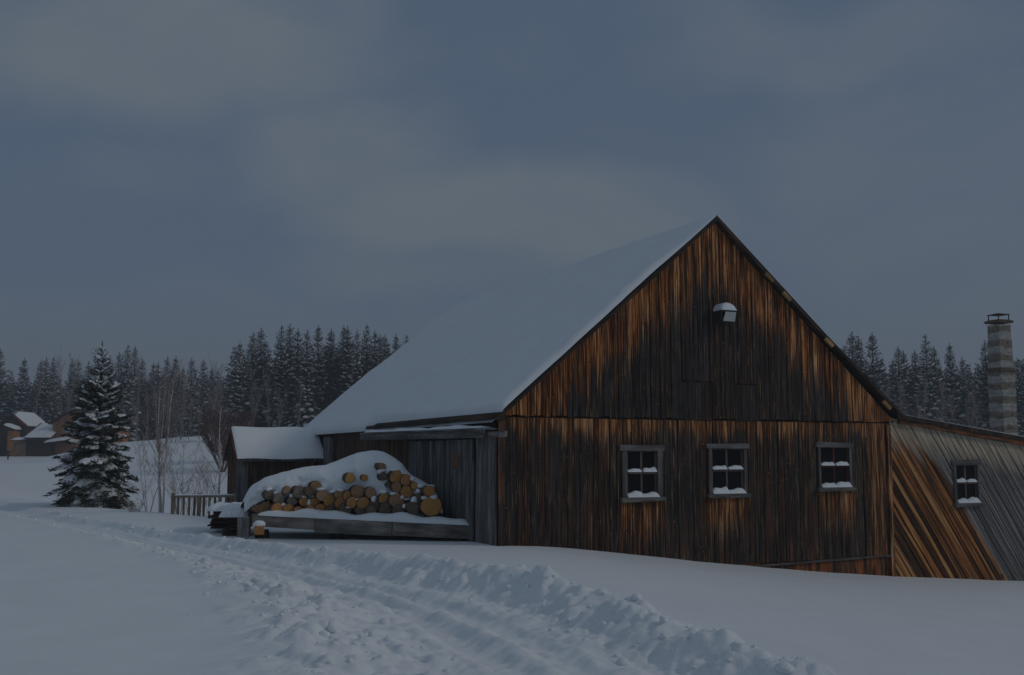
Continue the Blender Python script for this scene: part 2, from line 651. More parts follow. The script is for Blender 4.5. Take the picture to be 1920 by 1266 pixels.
def surface_z(X, Y):
    z = ground_z(X, Y)
    off, al, hw = track(X, Y)
    u = off / hw
    amp = np.clip(hw / 1.8, .35, 1)
    wob = fbm2(al * .9, off * .15 + 5, 3) * .32
    ur = u + wob * .6
    ul = u + fbm2(al * 1.1 + 40, off * .2, 3) * .5
    fine = fbm2(X * 6.5, Y * 6.5, 4, .62)
    mid = fbm2(X * 2.1 + 9, Y * 2.1, 3, .55)
    inside = sm(-1.12, -.62, ul) * (1 - sm(.80, .99, ur))
    floor = -.23 * sm(-1.0, .1, ul) * (1 - sm(.66, 1.0, ur))
    # packed wheel tracks
    rut = 0
    for c, wd, dp in ((.02, .10, .055), (.36, .11, .075)):
        rut = rut - dp * np.exp(-((u - c + .10 * fbm2(al * .35 + c * 9, al * 0, 2)) / wd) ** 4)
    rid = .035 * np.exp(-((u - .19) / .07) ** 2) + .03 * np.exp(-((u + .14) / .08) ** 2)
    packed = np.exp(-((u - .2) / .32) ** 4)
    berm = .075 * np.exp(-((ur - 1.02) / .13) ** 2) * (1 + 1.1 * mid) + .04 * np.exp(-((ul + .78) / .28) ** 2)
    lump = (mid * .26 + np.abs(fine) * .17 - .02) * inside * (1 - .3 * packed)
    lump += (np.abs(fine) * .20 + mid * .22) * np.exp(-((ur - .99) / .2) ** 2)
    wx, wy = X + .10 * fine + .25 * mid, Y + .10 * mid
    pf = np.zeros_like(z)
    m = (np.abs(u) < 1.6) & (Y > 6) & (Y < 45)
    pf[m] = .17 * puffs(wx[m], wy[m], .26, 1, .55) + .085 * puffs(wx[m], wy[m], .12, 2, .7) + .035 * puffs(wx[m], wy[m], .06, 3, .7)
    band = np.exp(-((ul + .58) / .33) ** 2) + .9 * np.exp(-((ur - 1.0) / .16) ** 2) + .45 * np.exp(-((ur - .78) / .12) ** 2) + .38 * inside
    lump = lump * .42 + .62 * pf * np.clip(band, 0, 1.1) * (.55 + 1.1 * np.clip(mid + .35, 0, 1))
    return z + amp * (floor + (rut + rid) * inside + berm * (np.abs(u) < 2) + lump * .85)


def axis(stops):
    out = []
    for (a, b, s) in stops:
        n = max(1, int(round((b - a) / s)))
        out.append(np.linspace(a, b, n, endpoint=False))
    out.append(np.array([stops[-1][1]]))
    return np.concatenate(out)


gx = axis([(-500, -300, 50), (-300, -90, 12), (-90, -30, 1.5), (-30, -12, .22), (-12, -8, .07), (-8, 4.6, .03), (4.6, 8, .12), (8, 30, .8), (30, 120, 4), (120, 500, 40)])
gy = axis([(-60, 4, 4), (4, 7, .12), (7, 17, .03), (17, 25, .05), (25, 45, .14), (45, 140, 1.0), (140, 300, 8), (300, 600, 50)])
GX, GY = np.meshgrid(gx, gy)
GZ = surface_z(GX, GY)
nxx, nyy = len(gx), len(gy)
idx = np.arange(nxx * nyy).reshape(nyy, nxx)
quads = np.stack([idx[:-1, :-1], idx[:-1, 1:], idx[1:, 1:], idx[1:, :-1]], -1).reshape(-1, 4)
g_me = np_mesh('snow_ground', np.stack([GX, GY, GZ], -1).reshape(-1, 3), quads, True)
ground = link('snow_ground', g_me, SNOW)
tag(ground, 'white snow covered ground with a churned vehicle track curving through it', 'ground', kind='structure')

# clods of broken snow thrown up along the track
_t = (1 + 5 ** .5) / 2
_iv = np.array([(-1, _t, 0), (1, _t, 0), (-1, -_t, 0), (1, -_t, 0), (0, -1, _t), (0, 1, _t), (0, -1, -_t), (0, 1, -_t), (_t, 0, -1), (_t, 0, 1), (-_t, 0, -1), (-_t, 0, 1)], float)
_iv /= np.linalg.norm(_iv[0])
_if = np.array([(0, 11, 5), (0, 5, 1), (0, 1, 7), (0, 7, 10), (0, 10, 11), (1, 5, 9), (5, 11, 4), (11, 10, 2), (10, 7, 6), (7, 1, 8), (3, 9, 4), (3, 4, 2), (3, 2, 6), (3, 6, 8), (3, 8, 9), (4, 9, 5), (2, 4, 11), (6, 2, 10), (8, 6, 7), (9, 8, 1)])


def subdiv(V, F):
    cache, V2, F2 = {}, list(map(tuple, V)), []
    def mid(a, b):
        k = (min(a, b), max(a, b))
        if k not in cache:
            m = (np.array(V2[a]) + np.array(V2[b]))
            m /= np.linalg.norm(m)
            cache[k] = len(V2)
            V2.append(tuple(m))
        return cache[k]
    for a, b, c in F:
        ab, bc, ca = mid(a, b), mid(b, c), mid(c, a)
        F2 += [(a, ab, ca), (b, bc, ab), (c, ca, bc), (ab, bc, ca)]
    return np.array(V2), np.array(F2)


ICO2 = subdiv(_iv, _if)
rs = np.random.RandomState(11)


def lumps(centres, radii, seed=1, flat=.75, rough=.5):
    r = np.random.RandomState(seed)
    V0, F0 = ICO2
    n = len(centres)
    k = len(V0)
    sc = 1 + rough * (r.rand(n, k, 1) - .5)
    st = np.stack([r.uniform(.8, 1.25, n), r.uniform(.8, 1.25, n), np.full(n, flat) * r.uniform(.8, 1.2, n)], -1)[:, None, :]
    V = V0[None] * sc * st * np.asarray(radii)[:, None, None] + np.asarray(centres)[:, None, :]
    F = F0[None] + (np.arange(n) * k)[:, None, None]
    return V.reshape(-1, 3), F.reshape(-1, 3)


cc, cr = [], []
kk = rs.randint(0, len(TP), 2600)
for k in kk:
    x0, y0 = TP[k]
    if not 6.5 < y0 < 31 or rs.rand() > min(1, (13 / y0) ** 1.2):
        continue
    hw = TW[k]
    m = rs.rand()
    u = rs.normal(-.62, .22) if m < .62 else (rs.normal(1.0, .07) if m < .86 else rs.normal(.74, .1))
    if abs(u) > 1.3:
        continue
    nrm = np.array([_tan[k, 1], -_tan[k, 0]])
    p = TP[k] + nrm * u * hw
    cc.append(p)
    cr.append(np.clip(rs.lognormal(-4.0, .62), .010, .075) * (1 if y0 < 18 else .8))
cc = np.array(cc)
cz = surface_z(cc[:, 0], cc[:, 1])
cr = np.array(cr)
lv, lf = lumps(np.c_[cc, cz + cr * .05], cr, 3, .8, .4)
clods = link('snow_clods', np_mesh('snow_clods', lv, lf, True), SNOW)
tag(clods, 'loose clods of broken snow along the vehicle track', 'snow', kind='stuff')

# ------------------------------------------------------------------ barn
rng = random.Random(5)
BC = (-0.23, 19.3)
BR = math.atan2(.4144, .9101)
BL = 13.5
barn = empty('barn', (BC[0], BC[1], 0), BR)
tag(barn, 'large weathered brown plank barn with steep snow covered roof and four small windows', 'barn')
BM = Matrix.Translation((BC[0], BC[1], 0)) @ Matrix.Rotation(BR, 4, 'Z')


def front(p, q, y):
    return (p, y, q)


def left_side(p, q, y):          # p runs back along the eaves wall, y is out of the wall (negative = outward)
    return (y, p, q)


WIN = [(2.44, .86, 3.30, 1.80), (4.33, .90, 5.22, 1.84), (6.95, .99, 7.80, 1.88)]
HOLES = [(a + .06, b + .04, c - .06, d - .06) for a, b, c, d in WIN]
# lower wall, slanting bottom edge at the right with an older skirt showing below
mb = MB()
boards(mb, [(0, -1.6), (GW, -1.6), (GW, GZ0), (0, GZ0)], math.pi / 2, front, rng, .08, .15, 0, .025, HOLES + [(5.0, -1.6, GW - .03, -.42)], .009, .008)
mb.build('lower_siding', W_LOW, barn)
mb = MB()
boards(mb, [(4.9, -1.6), (GW - .03, -1.6), (GW - .03, -.38), (4.9, -.38)], math.pi / 2, front, rng, .14, .26, .03, .02, (), .004, .006)
mb.build('skirt_boards', W_SKIRT, barn)
mb = MB()
mb.prism([(4.98, -.52), (GW - .06, -.42), (GW - .06, -.385), (4.98, -.475)], -.045, -.027, front, (1, 0), 3)
mb.build('skirt_trim', W_TRIM, barn)
# upper gable with old and patched boards; its lower ends overhang the wall a little
mb = MB()
UP = [(0.0, GZ0 + .02), (GW + .12, GZ0 + .02), (GP, GPK)]
patch = [(3.75, 2.31, 4.45, 3.02), (4.98, 2.31, 5.55, 3.0)]
boards(mb, UP, math.pi / 2, front, rng, .075, .14, -.03, .025, patch, .010, .008, .03)
for x0, z0, x1, z1 in patch:
    boards(mb, [(x0, z0 - .01), (x1, z0 - .01), (x1, z1 - .003), (x0, z1 - .003)], math.pi / 2, front, rng, .15, .24, -.022, .025, (), .006, .005)
mb.build('gable_siding', W_UP, barn)
mb = MB()
mb.box((-.02, -.012, GZ0 - .03), (GW, .1, GZ0 + .017), 2, 0)
mb.build('belt_board', W_DARK, barn)
# corner boards
mb = MB()
mb.box((-.03, -.05, -.6), (.10, -.033, 2.26), 4)
mb.build('corner_board', W_BROWN, barn)
mb = MB()
mb.box((GW - .11, -.055, -1.6), (GW - .005, -.034, 2.25), 9)
mb.build('corner_board', W_LOW, barn)
# dark interior shell
mb = MB()
mb.box((.06, .12, -1.8), (GW - .06, .16, 2.2), 0)
mb.prism([(.3, 2.2), (GW - .3, 2.2), (GP, GPK - .3)], .12, .16, front)
mb.box((.06, BL - .1, -1.8), (GW - .06, BL, 2.25), 0)
mb.prism([(.1, 2.25), (GW - .1, 2.25), (GP, GPK - .1)], BL - .1, BL, front)
mb.box((GW - .1, .17, -1.8), (GW, BL - .11, 2.25), 0)
mb.build('back_walls', W_BROWN, barn)
# left eaves wall
mb = MB()
boards(mb, [(.12, -.6), (BL, -.6), (BL, 2.2), (.12, 2.2)], math.pi / 2, left_side, rng, .14, .24, .03, .025, (), .006, .005)
mb.build('side_wall', W_BROWN, barn)
# posts on the side wall
mb = MB()
mb.box((-.12, 10.7, -.6), (-.006, 11.35, 2.12), 5)
mb.build('wall_post', W_GREY, barn)
# sliding door
mb = MB()
boards(mb, [(.95, -.5), (4.5, -.5), (4.5, 1.92), (.95, 1.92)], math.pi / 2, left_side, rng, .14, .3, -.06, .035, (), .004, .004)
door = mb.build('sliding_door', W_DOOR, barn)
mb = MB()
mb.box((-.112, 1.62, 1.37), (-.1, 1.98, 1.66), 0, 1)
mb.build('rusty_patch', M_RUST, door)
mb = MB()
boards(mb, [(.0, -.6), (.9, -.6), (.9, 1.95), (.0, 1.95)], math.pi / 2, left_side, rng, .2, .32, -.035, .03, (), .004, .004)
mb.build('door_jamb', W_GREY, barn)
# hood over the door track, with snow lying on it
mb = MB()
mb.prism([(-.02, 1.93), (7.35, 1.99), (7.35, 2.13), (-.02, 2.07)], -.30, -.26, left_side, (1, 0), 3)
mb.prism([(-.02, 2.075), (7.35, 2.135), (7.35, 2.16), (-.02, 2.10)], -.31, 0.0, left_side, (1, 0), 7)
mb.bar((-.2, .9, 1.99), (-.2, -.75, 1.985), .05, .1, (0, 0, 1), 5)
mb.build('door_track', W_GREY, barn)
xs = np.linspace(.0, 7.3, 60)


def strip_snow(name, fn_path, width, height, parent, mat=SNOW_SOFT, seed=0, n=7, tail=.12, amp=1.0):
    """a low rounded bank of snow lying along a path; fn_path(t)->(centre Vector, side Vector), t in 0..1"""
    r = np.random.RandomState(seed)
    m = 48
    ph = r.rand(4) * 9
    V, F = [], []
    for i in range(m):
        t = i / (m - 1)
        c, sd = fn_path(t)
        e = min(1, t / tail, (1 - t) / tail)
        e = math.sqrt(max(0, 1 - (1 - e) ** 2)) if e < 1 else 1
        k = e * (1 + amp * (.22 * math.sin(t * 17 + ph[0]) + .16 * math.sin(t * 41 + ph[1])))
        for j in range(n):
            a = math.pi * j / (n - 1)
            wj = math.cos(a) * width / 2 * (.85 + .15 * e) * (1 + amp * .08 * math.sin(t * 29 + ph[2] + j))
            V.append(c + sd * wj + Vector((0, 0, 1)) * (math.sin(a) ** .7 * height * k + .001))
    for i in range(m - 1):
        for j in range(n - 1):
            a = i * n + j
            F.append((a, a + 1, a + n + 1, a + n))
    me = np_mesh(name, np.array(V), np.array(F), True)
    return link(name, me, mat, parent)


strip_snow('track_snow', lambda t: (Vector((-.165, .05 + 7.1 * t, 2.105 + .057 * t)), Vector((-1, 0, 0))), .29, .06, barn, seed=2)

# roof: two slabs, rake boards, rafters, snow
GSL = math.atan(GS)
mb = MB()
RT = .055
OV = .14
ridge = (GP, GPK + .03)
eL = (-.10, GZ0 + .03 - .10 * GS)
mb.prism([eL, ridge, (ridge[0], ridge[1] + RT), (eL[0] - .03, eL[1] + RT)], -OV, BL + .2, front, (0, 1), 1)
eR = (GW + .30, GZ0 + .09)
mR = (7.2, ridge[1] - (7.2 - GP) * GS)
mb.prism([(ridge[0] + .002, ridge[1]), (ridge[0] + .002, ridge[1] + RT), (mR[0], mR[1] + RT + .01), (eR[0], eR[1] + RT), eR, mR], -OV, BL + .2, front, (0, 1), 1)
roof = mb.build('roof', W_DARK, barn)
mb = MB()
mb.prism([(eL[0] - .01, eL[1] - .02), (ridge[0], ridge[1] - .03), (ridge[0], ridge[1] + RT + .015), (eL[0] - .01, eL[1] + RT + .005)], -OV - .03, -OV - .003, front, (.76, .65), 8)
mb.build('rake_board', W_DARK, roof)
mb = MB()
mb.prism([(ridge[0] + .004, ridge[1] - .02), (ridge[0] + .004, ridge[1] + RT + .03), (mR[0], mR[1] + RT + .03), (eR[0], eR[1] + RT + .02), (eR[0], eR[1]), mR], -OV - .025, -OV - .003, front, (.76, -.65), 8)
mb.build('rake_board', W_DARK, roof)
for d in (1.55, 2.1, 3.45, 5.35):
    c = Vector((GP + d * math.cos(GSL), -OV - .07, ridge[1] - d * math.sin(GSL) - .06))
    m2 = MB()
    m2.bar(c - Vector((.09, 0, -.076)), c + Vector((.09, 0, -.076)), .07, .05, (0, 1, 0), d)
    m2.build('purlin_end', W_PURLIN, roof)
# exposed ragged eave board
mb = MB()
rr = random.Random(3)
y = -.1
while y < 7.4:
    L = rr.uniform(.7, 1.6)
    k = (7.4 - y) / 7.5
    mb.box((eL[0] - .10 - rr.uniform(0, .03), y, eL[1] + .02 - rr.uniform(0, .012)), (eL[0] + .20, min(y + L - .01, 7.5), eL[1] + RT + .02 + .02 * k), rr.random() * 50, 1)
    y += L
mb.build('eave_board', W_DARK, roof)


def roof_snow():
    ns, nt = 64, 120
    L = math.hypot(ridge[0] - eL[0], ridge[1] - eL[1])
    dirv = Vector((-(ridge[0] - eL[0]), 0, -(ridge[1] - eL[1]))).normalized()
    nrm = Vector((dirv.z, 0, -dirv.x))
    if nrm.z < 0:
        nrm = -nrm
    y0, y1 = -OV - .03, BL + .25
    V, F = [], []
    def edge(d, w):
        d = max(0, min(1, d / w))
        return math.sqrt(max(0, 1 - (1 - d) ** 2))
    ss = [0, .01, .03, .06, .1, .16] + list(np.linspace(.25, 1, ns - 12)) + [1.004, 1.008, 1.012, 1.016, 1.018, 1.02]
    ts = sorted(set([y0, y0 + .02, y0 + .05, y0 + .1, y0 + .18, y0 + .3, y0 + .5] + list(np.linspace(y0 + .7, y1 - .8, nt)) + [y1 - .5, y1 - .3, y1 - .16, y1 - .08, y1 - .03, y1]))
    A = np.array([[s * L for t in ts] for s in ss])
    B = np.array([[t for t in ts] for s in ss])
    N = fbm2(A * .5, B * .35, 4) * .14 + fbm2(A * 1.8 + 5, B * 1.4, 3) * .03
    for i, s in enumerate(ss):
        for j, t in enumerate(ts):
            d_e = (1.02 - s) * L
            # snow has slipped off the eave near the front
            lack = .22 * float(sm(7.3, 6.9, np.float64(t)))
            h = .15 * edge(d_e - lack, .22) if d_e > lack else -.02
            h *= .8 + .2 * edge(t - y0, .24)
            h *= edge(t - y0 + .004, .10) * (.25 + .75 * edge(y1 - t, .8)) * edge(y1 - t + .004, .1)
            # thin along the ridge near the front, heaped and rounded at the far end
            h *= .35 + .65 * float(sm(0, 2.4, np.float64(s * L)))
            h += N[i, j] * min(1, max(h, 0) / .15)
            # far corner rolls off
            far = float(sm(BL - 2.2, BL + .2, np.float64(t)))
            h -= far * .3 * float(sm(1.3, 0, np.float64(s * L))) * .35
            if d_e > lack:
                h = max(h, .012)
            p = Vector((ridge[0], t, ridge[1] + RT)) + dirv * (s * L) + nrm * (max(h, -.02) + .004)
            V.append(p)
    n = len(ts)
    for i in range(len(ss) - 1):
        for j in range(n - 1):
            a = i * n + j
            F.append((a, a + n, a + n + 1, a + 1))
    return np_mesh('snow', np.array(V), np.array(F), True)


link('snow', roof_snow(), SNOW_SOFT, roof)
# thin crust on the sunny slope
mb = MB()
mb.prism([(ridge[0] + .25, ridge[1] + RT - .2), (mR[0], mR[1] + RT + .03), (eR[0] - .05, eR[1] + RT + .02), (eR[0] - .05, eR[1] + RT + .035), (mR[0], mR[1] + RT + .045), (ridge[0] + .25, ridge[1] + RT - .185)], .4, BL - .2, front)
o = mb.build('snow', SNOW_SOFT, roof)
tag(o, 'thin crust of snow on the far slope')


def window(x0, z0, x1, z1, sash_mat, parent, seed, casing=.085, tall_sill=True):
    r = random.Random(seed)
    wroot = empty('window')
    wroot.parent = parent
    m = MB()
    j = lambda: r.uniform(-.012, .012)
    m.box((x0 + .005, -.062, z0 - .0), (x0 + casing, -.026, z1 - .09 + j()), r.random() * 50)
    m.box((x1 - casing, -.062, z0 - .0), (x1 - .005, -.026, z1 - .09 + j()), r.random() * 50)
    m.prism([(x0 - .05, z1 - .085 + j()), (x1 + .04, z1 - .085 + j()), (x1 + .045, z1 + .015 + j()), (x0 - .045, z1 + .015 + j())], -.072, -.024, front, (1, 0), r.random() * 50)
    m.build('casing', W_TRIM, wroot, .004)
    m = MB()
    m.prism([(x0 - .04, z0 - .075 + j()), (x1 + .04, z0 - .075 + j()), (x1 + .04, z0 + .004), (x0 - .04, z0 + .004)], -.115, -.02, front, (1, 0), r.random() * 50)
    m.build('sill', W_TRIM, wroot, .005)
    a, b, c, d = x0 + casing, z0 + .004, x1 - casing, z1 - .085
    m = MB()
    st = .042
    mx, mz = (a + c) / 2 + r.uniform(-.01, .01), b + (d - b) * .52
    m.box((a - .02, -.012, b), (a + st, .028, d + .03), 1)
    m.box((c - st, -.012, b), (c + .02, .028, d + .03), 2)
    m.box((mx - .021, -.008, b + st), (mx + .021, .026, mz - .019), 3)
    m.box((mx - .021, -.008, mz + .019), (mx + .021, .026, d - st * .4), 4)
    m.box((a + st, -.035, mz - .019), (c - st, .026, mz + .019), 5, 0)
    m.box((a + st, -.012, d - st * .4), (c - st, .027, d + .03), 6, 0)
    m.box((a + st, -.012, b), (c - st, .027, b + st), 7, 0)
    m.build('sash', sash_mat, wroot, .003)
    m = MB()
    m.box((a, .008, b), (c, .014, d), 0)
    m.build('pane', M_GLASS, wroot)
    # snow on the muntin and on the sill
    def mound(xa, xb, zb, h, yb, yf, skew):
        n, k = 14, 6
        V, F = [], []
        for i in range(n):
            t = i / (n - 1)
            e = math.sqrt(max(0, 1 - abs(2 * t - 1) ** 9))
            hh = h * (.62 + .34 * t + .10 * math.sin(t * 9 + skew * 9)) * (.5 + .5 * e)
            for q in range(k):
                u = q / (k - 1)
                V.append((xa + (xb - xa) * t, yf + (yb - yf) * u, zb + hh * (1 - (1 - u) ** 2.4 * .98) ** .8 if q else zb))
        for i in range(n - 1):
            for q in range(k - 1):
                p = i * k + q
                F.append((p, p + k, p + k + 1, p + 1))
        link('snow', np_mesh('snow', np.array(V), np.array(F), True), SNOW, wroot)
    for (xa, xb, s) in ((a + st * .5, mx - .018, 0), (mx + .018, c - st * .4, 1)):
        mound(xa, xb, mz + .018, r.uniform(.075, .1), .006, -.062, r.uniform(.1, .7))
        mound(xa - .02, xb + (.03 if s else .018), b + .002, r.uniform(.10, .14), .006, -.10, r.uniform(.2, .6))
    return wroot


w1 = window(*WIN[0], W_SASH, barn, 1, .10)
tag(w1, 'four pane window with wide grey casing and snow')
w2 = window(*WIN[1], W_SASH, barn, 2, .075)
w3 = window(*WIN[2], W_RED, barn, 3, .055)
tag(w3, 'four pane window with dark red sash')

# wall hood under the peak
hood = empty('exhaust_hood')
hood.parent = barn
hx, hz = 0, 0
hood.location = (4.66, -.012, 4.20)
hood.scale = (.76, .8, .82)
m = MB()
V = [(hx - .17, -.40, hz - .02), (hx + .19, -.40, hz - .02), (hx + .215, -.42, hz + .2), (hx - .10, -.42, hz + .2)]
hm = bpy.data.meshes.new('front_panel')
bk = [(p[0], p[1] + .012, p[2]) for p in V]
hm.from_pydata(V + bk, [], [(0, 1, 2, 3), (7, 6, 5, 4), (0, 4, 5, 1), (1, 5, 6, 2), (2, 6, 7, 3), (3, 7, 4, 0)])
link('front_panel', hm, M_HOOD, hood)
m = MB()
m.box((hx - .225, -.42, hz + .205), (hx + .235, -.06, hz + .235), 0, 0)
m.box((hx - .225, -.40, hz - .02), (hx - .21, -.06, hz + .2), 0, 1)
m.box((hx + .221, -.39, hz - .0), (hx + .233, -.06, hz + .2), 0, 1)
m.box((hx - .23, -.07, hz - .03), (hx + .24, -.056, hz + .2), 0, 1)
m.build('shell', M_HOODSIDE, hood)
V, F = [], []
for i in range(13):
    a = math.pi * i / 12
    for jx in range(9):
        t = jx / 8
        e = math.sqrt(max(0, 1 - max(0, (t - .0) * 2 - 1) ** 2)) if t > .5 else math.sqrt(max(.0, 1 - (1 - 2 * t) ** 4))
        V.append((hx + .005 - math.cos(a) * .225, -.44 + .38 * t, hz + .236 + math.sin(a) ** .8 * .19 * (.25 + .75 * math.sqrt(min(1, t * 5)))))
for i in range(12):
    for jx in range(8):
        p = i * 9 + jx
        F.append((p, p + 9, p + 10, p + 1))
V += [(hx + .005, -.44, hz + .236)]
for i in range(12):
    F.append((len(V) - 1, (i + 1) * 9, i * 9, i * 9))
hm = bpy.data.meshes.new('snow_cap')
hm.from_pydata(V, [], [tuple(dict.fromkeys(f)) for f in F])
for p in hm.polygons:
    p.use_smooth = len(p.vertices) == 4
link('snow_cap', hm, SNOW_SOFT, hood)

# lean-to on the right with diagonal boards
LX1 = 15.6
def lroof(x):
    return 2.40 - (x - 8.9) * .125
mb = MB()
w4 = (10.56, .62, 11.32, 1.52)
boards(mb, [(GW + .005, -2.2), (LX1, -2.2), (LX1, lroof(LX1)), (GW + .005, lroof(GW))], math.radians(-55), front, rng, .10, .17, -.004, .025, [(w4[0] + .05, w4[1] + .04, w4[2] - .05, w4[3] - .06)], .009, .013)
mb.build('lean_to_wall', W_LEAN, barn)
mb = MB()
mb.box((GW + .05, .09, -2.2), (LX1, .12, 1.5), 0)
mb.box((LX1 - .03, .13, -2.2), (LX1 + .02, 4.5, lroof(LX1)), 0)
mb.box((GW + .05, 4.45, -2.2), (LX1 - .04, 4.5, lroof(LX1)), 0)
mb.build('lean_to_back', W_BROWN, barn)
mb = MB()
mb.prism([(GW + .12, lroof(GW + .12) + .005), (LX1 + .3, lroof(LX1 + .3) + .005), (LX1 + .3, lroof(LX1 + .3) + .10), (GW + .32, lroof(GW + .32) + .10), (GW + .12, lroof(GW) + .12)], -.16, 4.7, front, (0, 1), 1)
lr = mb.build('lean_to_roof', W_DARK, barn)
mb = MB()
mb.prism([(GW + .2, lroof(GW + .2) - .08), (LX1 + .3, lroof(LX1 + .3) - .08), (LX1 + .3, lroof(LX1 + .3) + .03), (GW + .2, lroof(GW + .2) + .03)], -.12, -.035, front, (1, -.12), 1)
mb.build('fascia', W_SKIRT, lr)
mb = MB()
mb.prism([(GW + .33, lroof(GW + .33) + .101), (LX1 + .25, lroof(LX1 + .25) + .101), (LX1 + .25, lroof(LX1 + .25) + .13), (GW + .33, lroof(GW + .33) + .115)], -.1, 4.6, front)
mb.build('snow', SNOW_SOFT, lr)
w4r = window(*w4, W_SASH, barn, 8, .07)
tag(w4r, 'four pane window set in the diagonal boards')

# ------------------------------------------------------------------ small side shed at the far corner of the barn
shed = empty('side_shed')
shed.matrix_world = BM
tag(shed, 'small plank shed with snow covered roof joined to the far end of the barn', 'shed')
SX, SY0, SY1, SE, SR = -2.28, 11.55, 13.05, 1.66, 2.30
SYM = (SY0 + SY1) / 2


def shed_front(p, q, y):
    return (p, SY0 + y, q)


mb = MB()
boards(mb, [(SX, -1.2), (-.06, -1.2), (-.06, SE), (SX, SE)], math.pi / 2, shed_front, rng, .13, .22, 0, .025, (), .006, .005)
mb.build('front_wall', W_BROWN, shed)
mb = MB()
boards(mb, [(SY0 + .03, -1.2), (SY1, -1.2), (SY1, SE), (SYM, SR), (SY0 + .03, SE)], math.pi / 2, lambda p, q, y: (SX + y, p, q), rng, .13, .22, -.002, .025, (), .006, .005)
mb.box((SX + .03, SY1 - .03, -1.2), (-.05, SY1, SE), 1)
mb.build('end_wall', W_BROWN, shed)
mb = MB()
mb.box((SX - .07, SY0 - .09, -1.2), (SX + .2, SY0 - .03, SE - .01), 2)
mb.build('corner_post', W_GREY, shed)
mb = MB()
for sgn in (1, -1):
    ye = SYM - sgn * (SYM - SY0 + .22)
    ze = SE - .22 * (SR - SE) / (SYM - SY0)
    pol = [(SYM, SR + .02), (ye, ze + .02), (ye, ze + .08), (SYM, SR + .08)]
    mb.prism(pol, SX - .10, -.07, lambda p, q, y: (y, p, q), (0, 1), 2 + sgn)
shr = mb.build('roof', W_GREY, shed)
mb = MB()
mb.prism([(SYM, SR - .05), (SY0 - .22, ze - .03), (SY0 - .22, ze + .09), (SYM, SR + .09)], SX - .13, SX - .103, lambda p, q, y: (y, p, q), (.8, .5), 2)
mb.prism([(SYM + .003, SR - .05), (SY1 + .22, ze - .03), (SY1 + .22, ze + .09), (SYM + .003, SR + .09)], SX - .13, SX - .103, lambda p, q, y: (y, p, q), (.8, -.5), 3)
mb.build('rake_board', W_SKIRT, shr)
V, F = [], []
sl = list(np.linspace(0, 1, 26))
tt = [0, .01, .025, .05, .09] + list(np.linspace(.14, 1, 26))
for t in tt:
    for s in sl:
        x = (SX - .11) + t * (-.08 - SX + .11)
        yy = SY0 - .26 + s * (SY1 - SY0 + .52)
        zz = SR + .08 - abs(yy - SYM) * (SR - SE) / (SYM - SY0)
        e = min(1, t / .03 + .15, s / .04 + .1, (1 - s) / .04)
        h = .08 * math.sqrt(max(0, 1 - (1 - e) ** 2)) + .012 * math.sin(t * 9 + s * 3) - .02 * math.exp(-((yy - SYM) / .3) ** 2)
        V.append((x, yy, zz + h))
n = len(sl)
for i in range(len(tt) - 1):
    for j in range(n - 1):
        a = i * n + j
        F.append((a, a + n, a + n + 1, a + 1))
link('snow', np_mesh('snow', np.array(V), np.array(F), True), SNOW_SOFT, shr)

# ------------------------------------------------------------------ chimney behind the lean-to
ch = empty('chimney', (at(1882, 800, 31)[0], 31, -.9), math.radians(45 - 24))
tag(ch, 'tall banded masonry chimney with iron rain cap standing behind the low lean-to roof', 'chimney')


def chim_mat():
    m, t, b = new_mat('chimney_masonry')
    co = t.objco()
    x, y, z = t.sep(co)
    n = t.noise(co, 9, 4, .6)
    n2 = t.noise(co, 2.2, 2)
    zz = t.math('ADD', z, t.math('MULTIPLY', t.math('SUBTRACT', n2, .5), .24))
    fr = t.math('FRACT', t.math('DIVIDE', zz, .40))
    band = t.math('MULTIPLY', t.rng(fr, .36, .48), t.rng(fr, .88, .98, 1, 0))
    stone = t.mix(t.rng(n, .3, .7), (.11, .097, .08), (.25, .22, .175))
    mort = t.mix(t.rng(n, .3, .7), (.24, .235, .22), (.40, .39, .37))
    t.put(b.inputs['Base Color'], t.mix(band, stone, mort))
    b.inputs['Roughness'].default_value = .9
    t.put(b.inputs['Normal'], t.bump(n, .5, .03))
    return m


M_CHIM = chim_mat()
cz_ = lambda py: at(1882, py, 31).z + .9
CT, CLD = cz_(607), cz_(694)


def frust(mb, z0, z1, a, b, rnd=0):
    v0 = len(mb.v)
    for z, h in ((z0, a), (z1, b)):
        for sx, sy in ((-1, -1), (1, -1), (1, 1), (-1, 1)):
            mb.v.append((sx * h, sy * h, z))
            mb.a.append((sx * h, z, rnd))
    mb.f += [[v0 + 3, v0 + 2, v0 + 1, v0], [v0 + 4, v0 + 5, v0 + 6, v0 + 7]] + [[v0 + i, v0 + (i + 1) % 4, v0 + 4 + (i + 1) % 4, v0 + 4 + i] for i in range(4)]


mb = MB()
h = .232
z = 0
rc = random.Random(4)
while z < CLD - .05:
    k = rc.uniform(.17, .23)
    frust(mb, z, min(z + k - .002, CLD - .05), h + .025 + rc.uniform(-.006, .006), h + .02 + rc.uniform(-.006, .006))
    z += k
z = CLD + .05
while z < CT - .05:
    k = rc.uniform(.17, .23)
    tp = 1 - .07 * (z - CLD) / (CT - CLD)
    frust(mb, z, min(z + k - .002, CT), (h + rc.uniform(-.006, .006)) * tp, (h + rc.uniform(-.006, .006)) * tp)
    z += k
mb.build('shaft', M_CHIM, ch, .008)
mb = MB()
frust(mb, CLD - .05, CLD + .05, h + .045, h + .02)
mb.build('ledge', M_CAP, ch, .01)
mb = MB()
frust(mb, CT + .002, CT + .06, h + .03, h + .055)
frust(mb, CT + .062, CT + .10, h + .05, h - .03)
mb.build('cap', M_CAP, ch, .008)
HT = cz_(588)
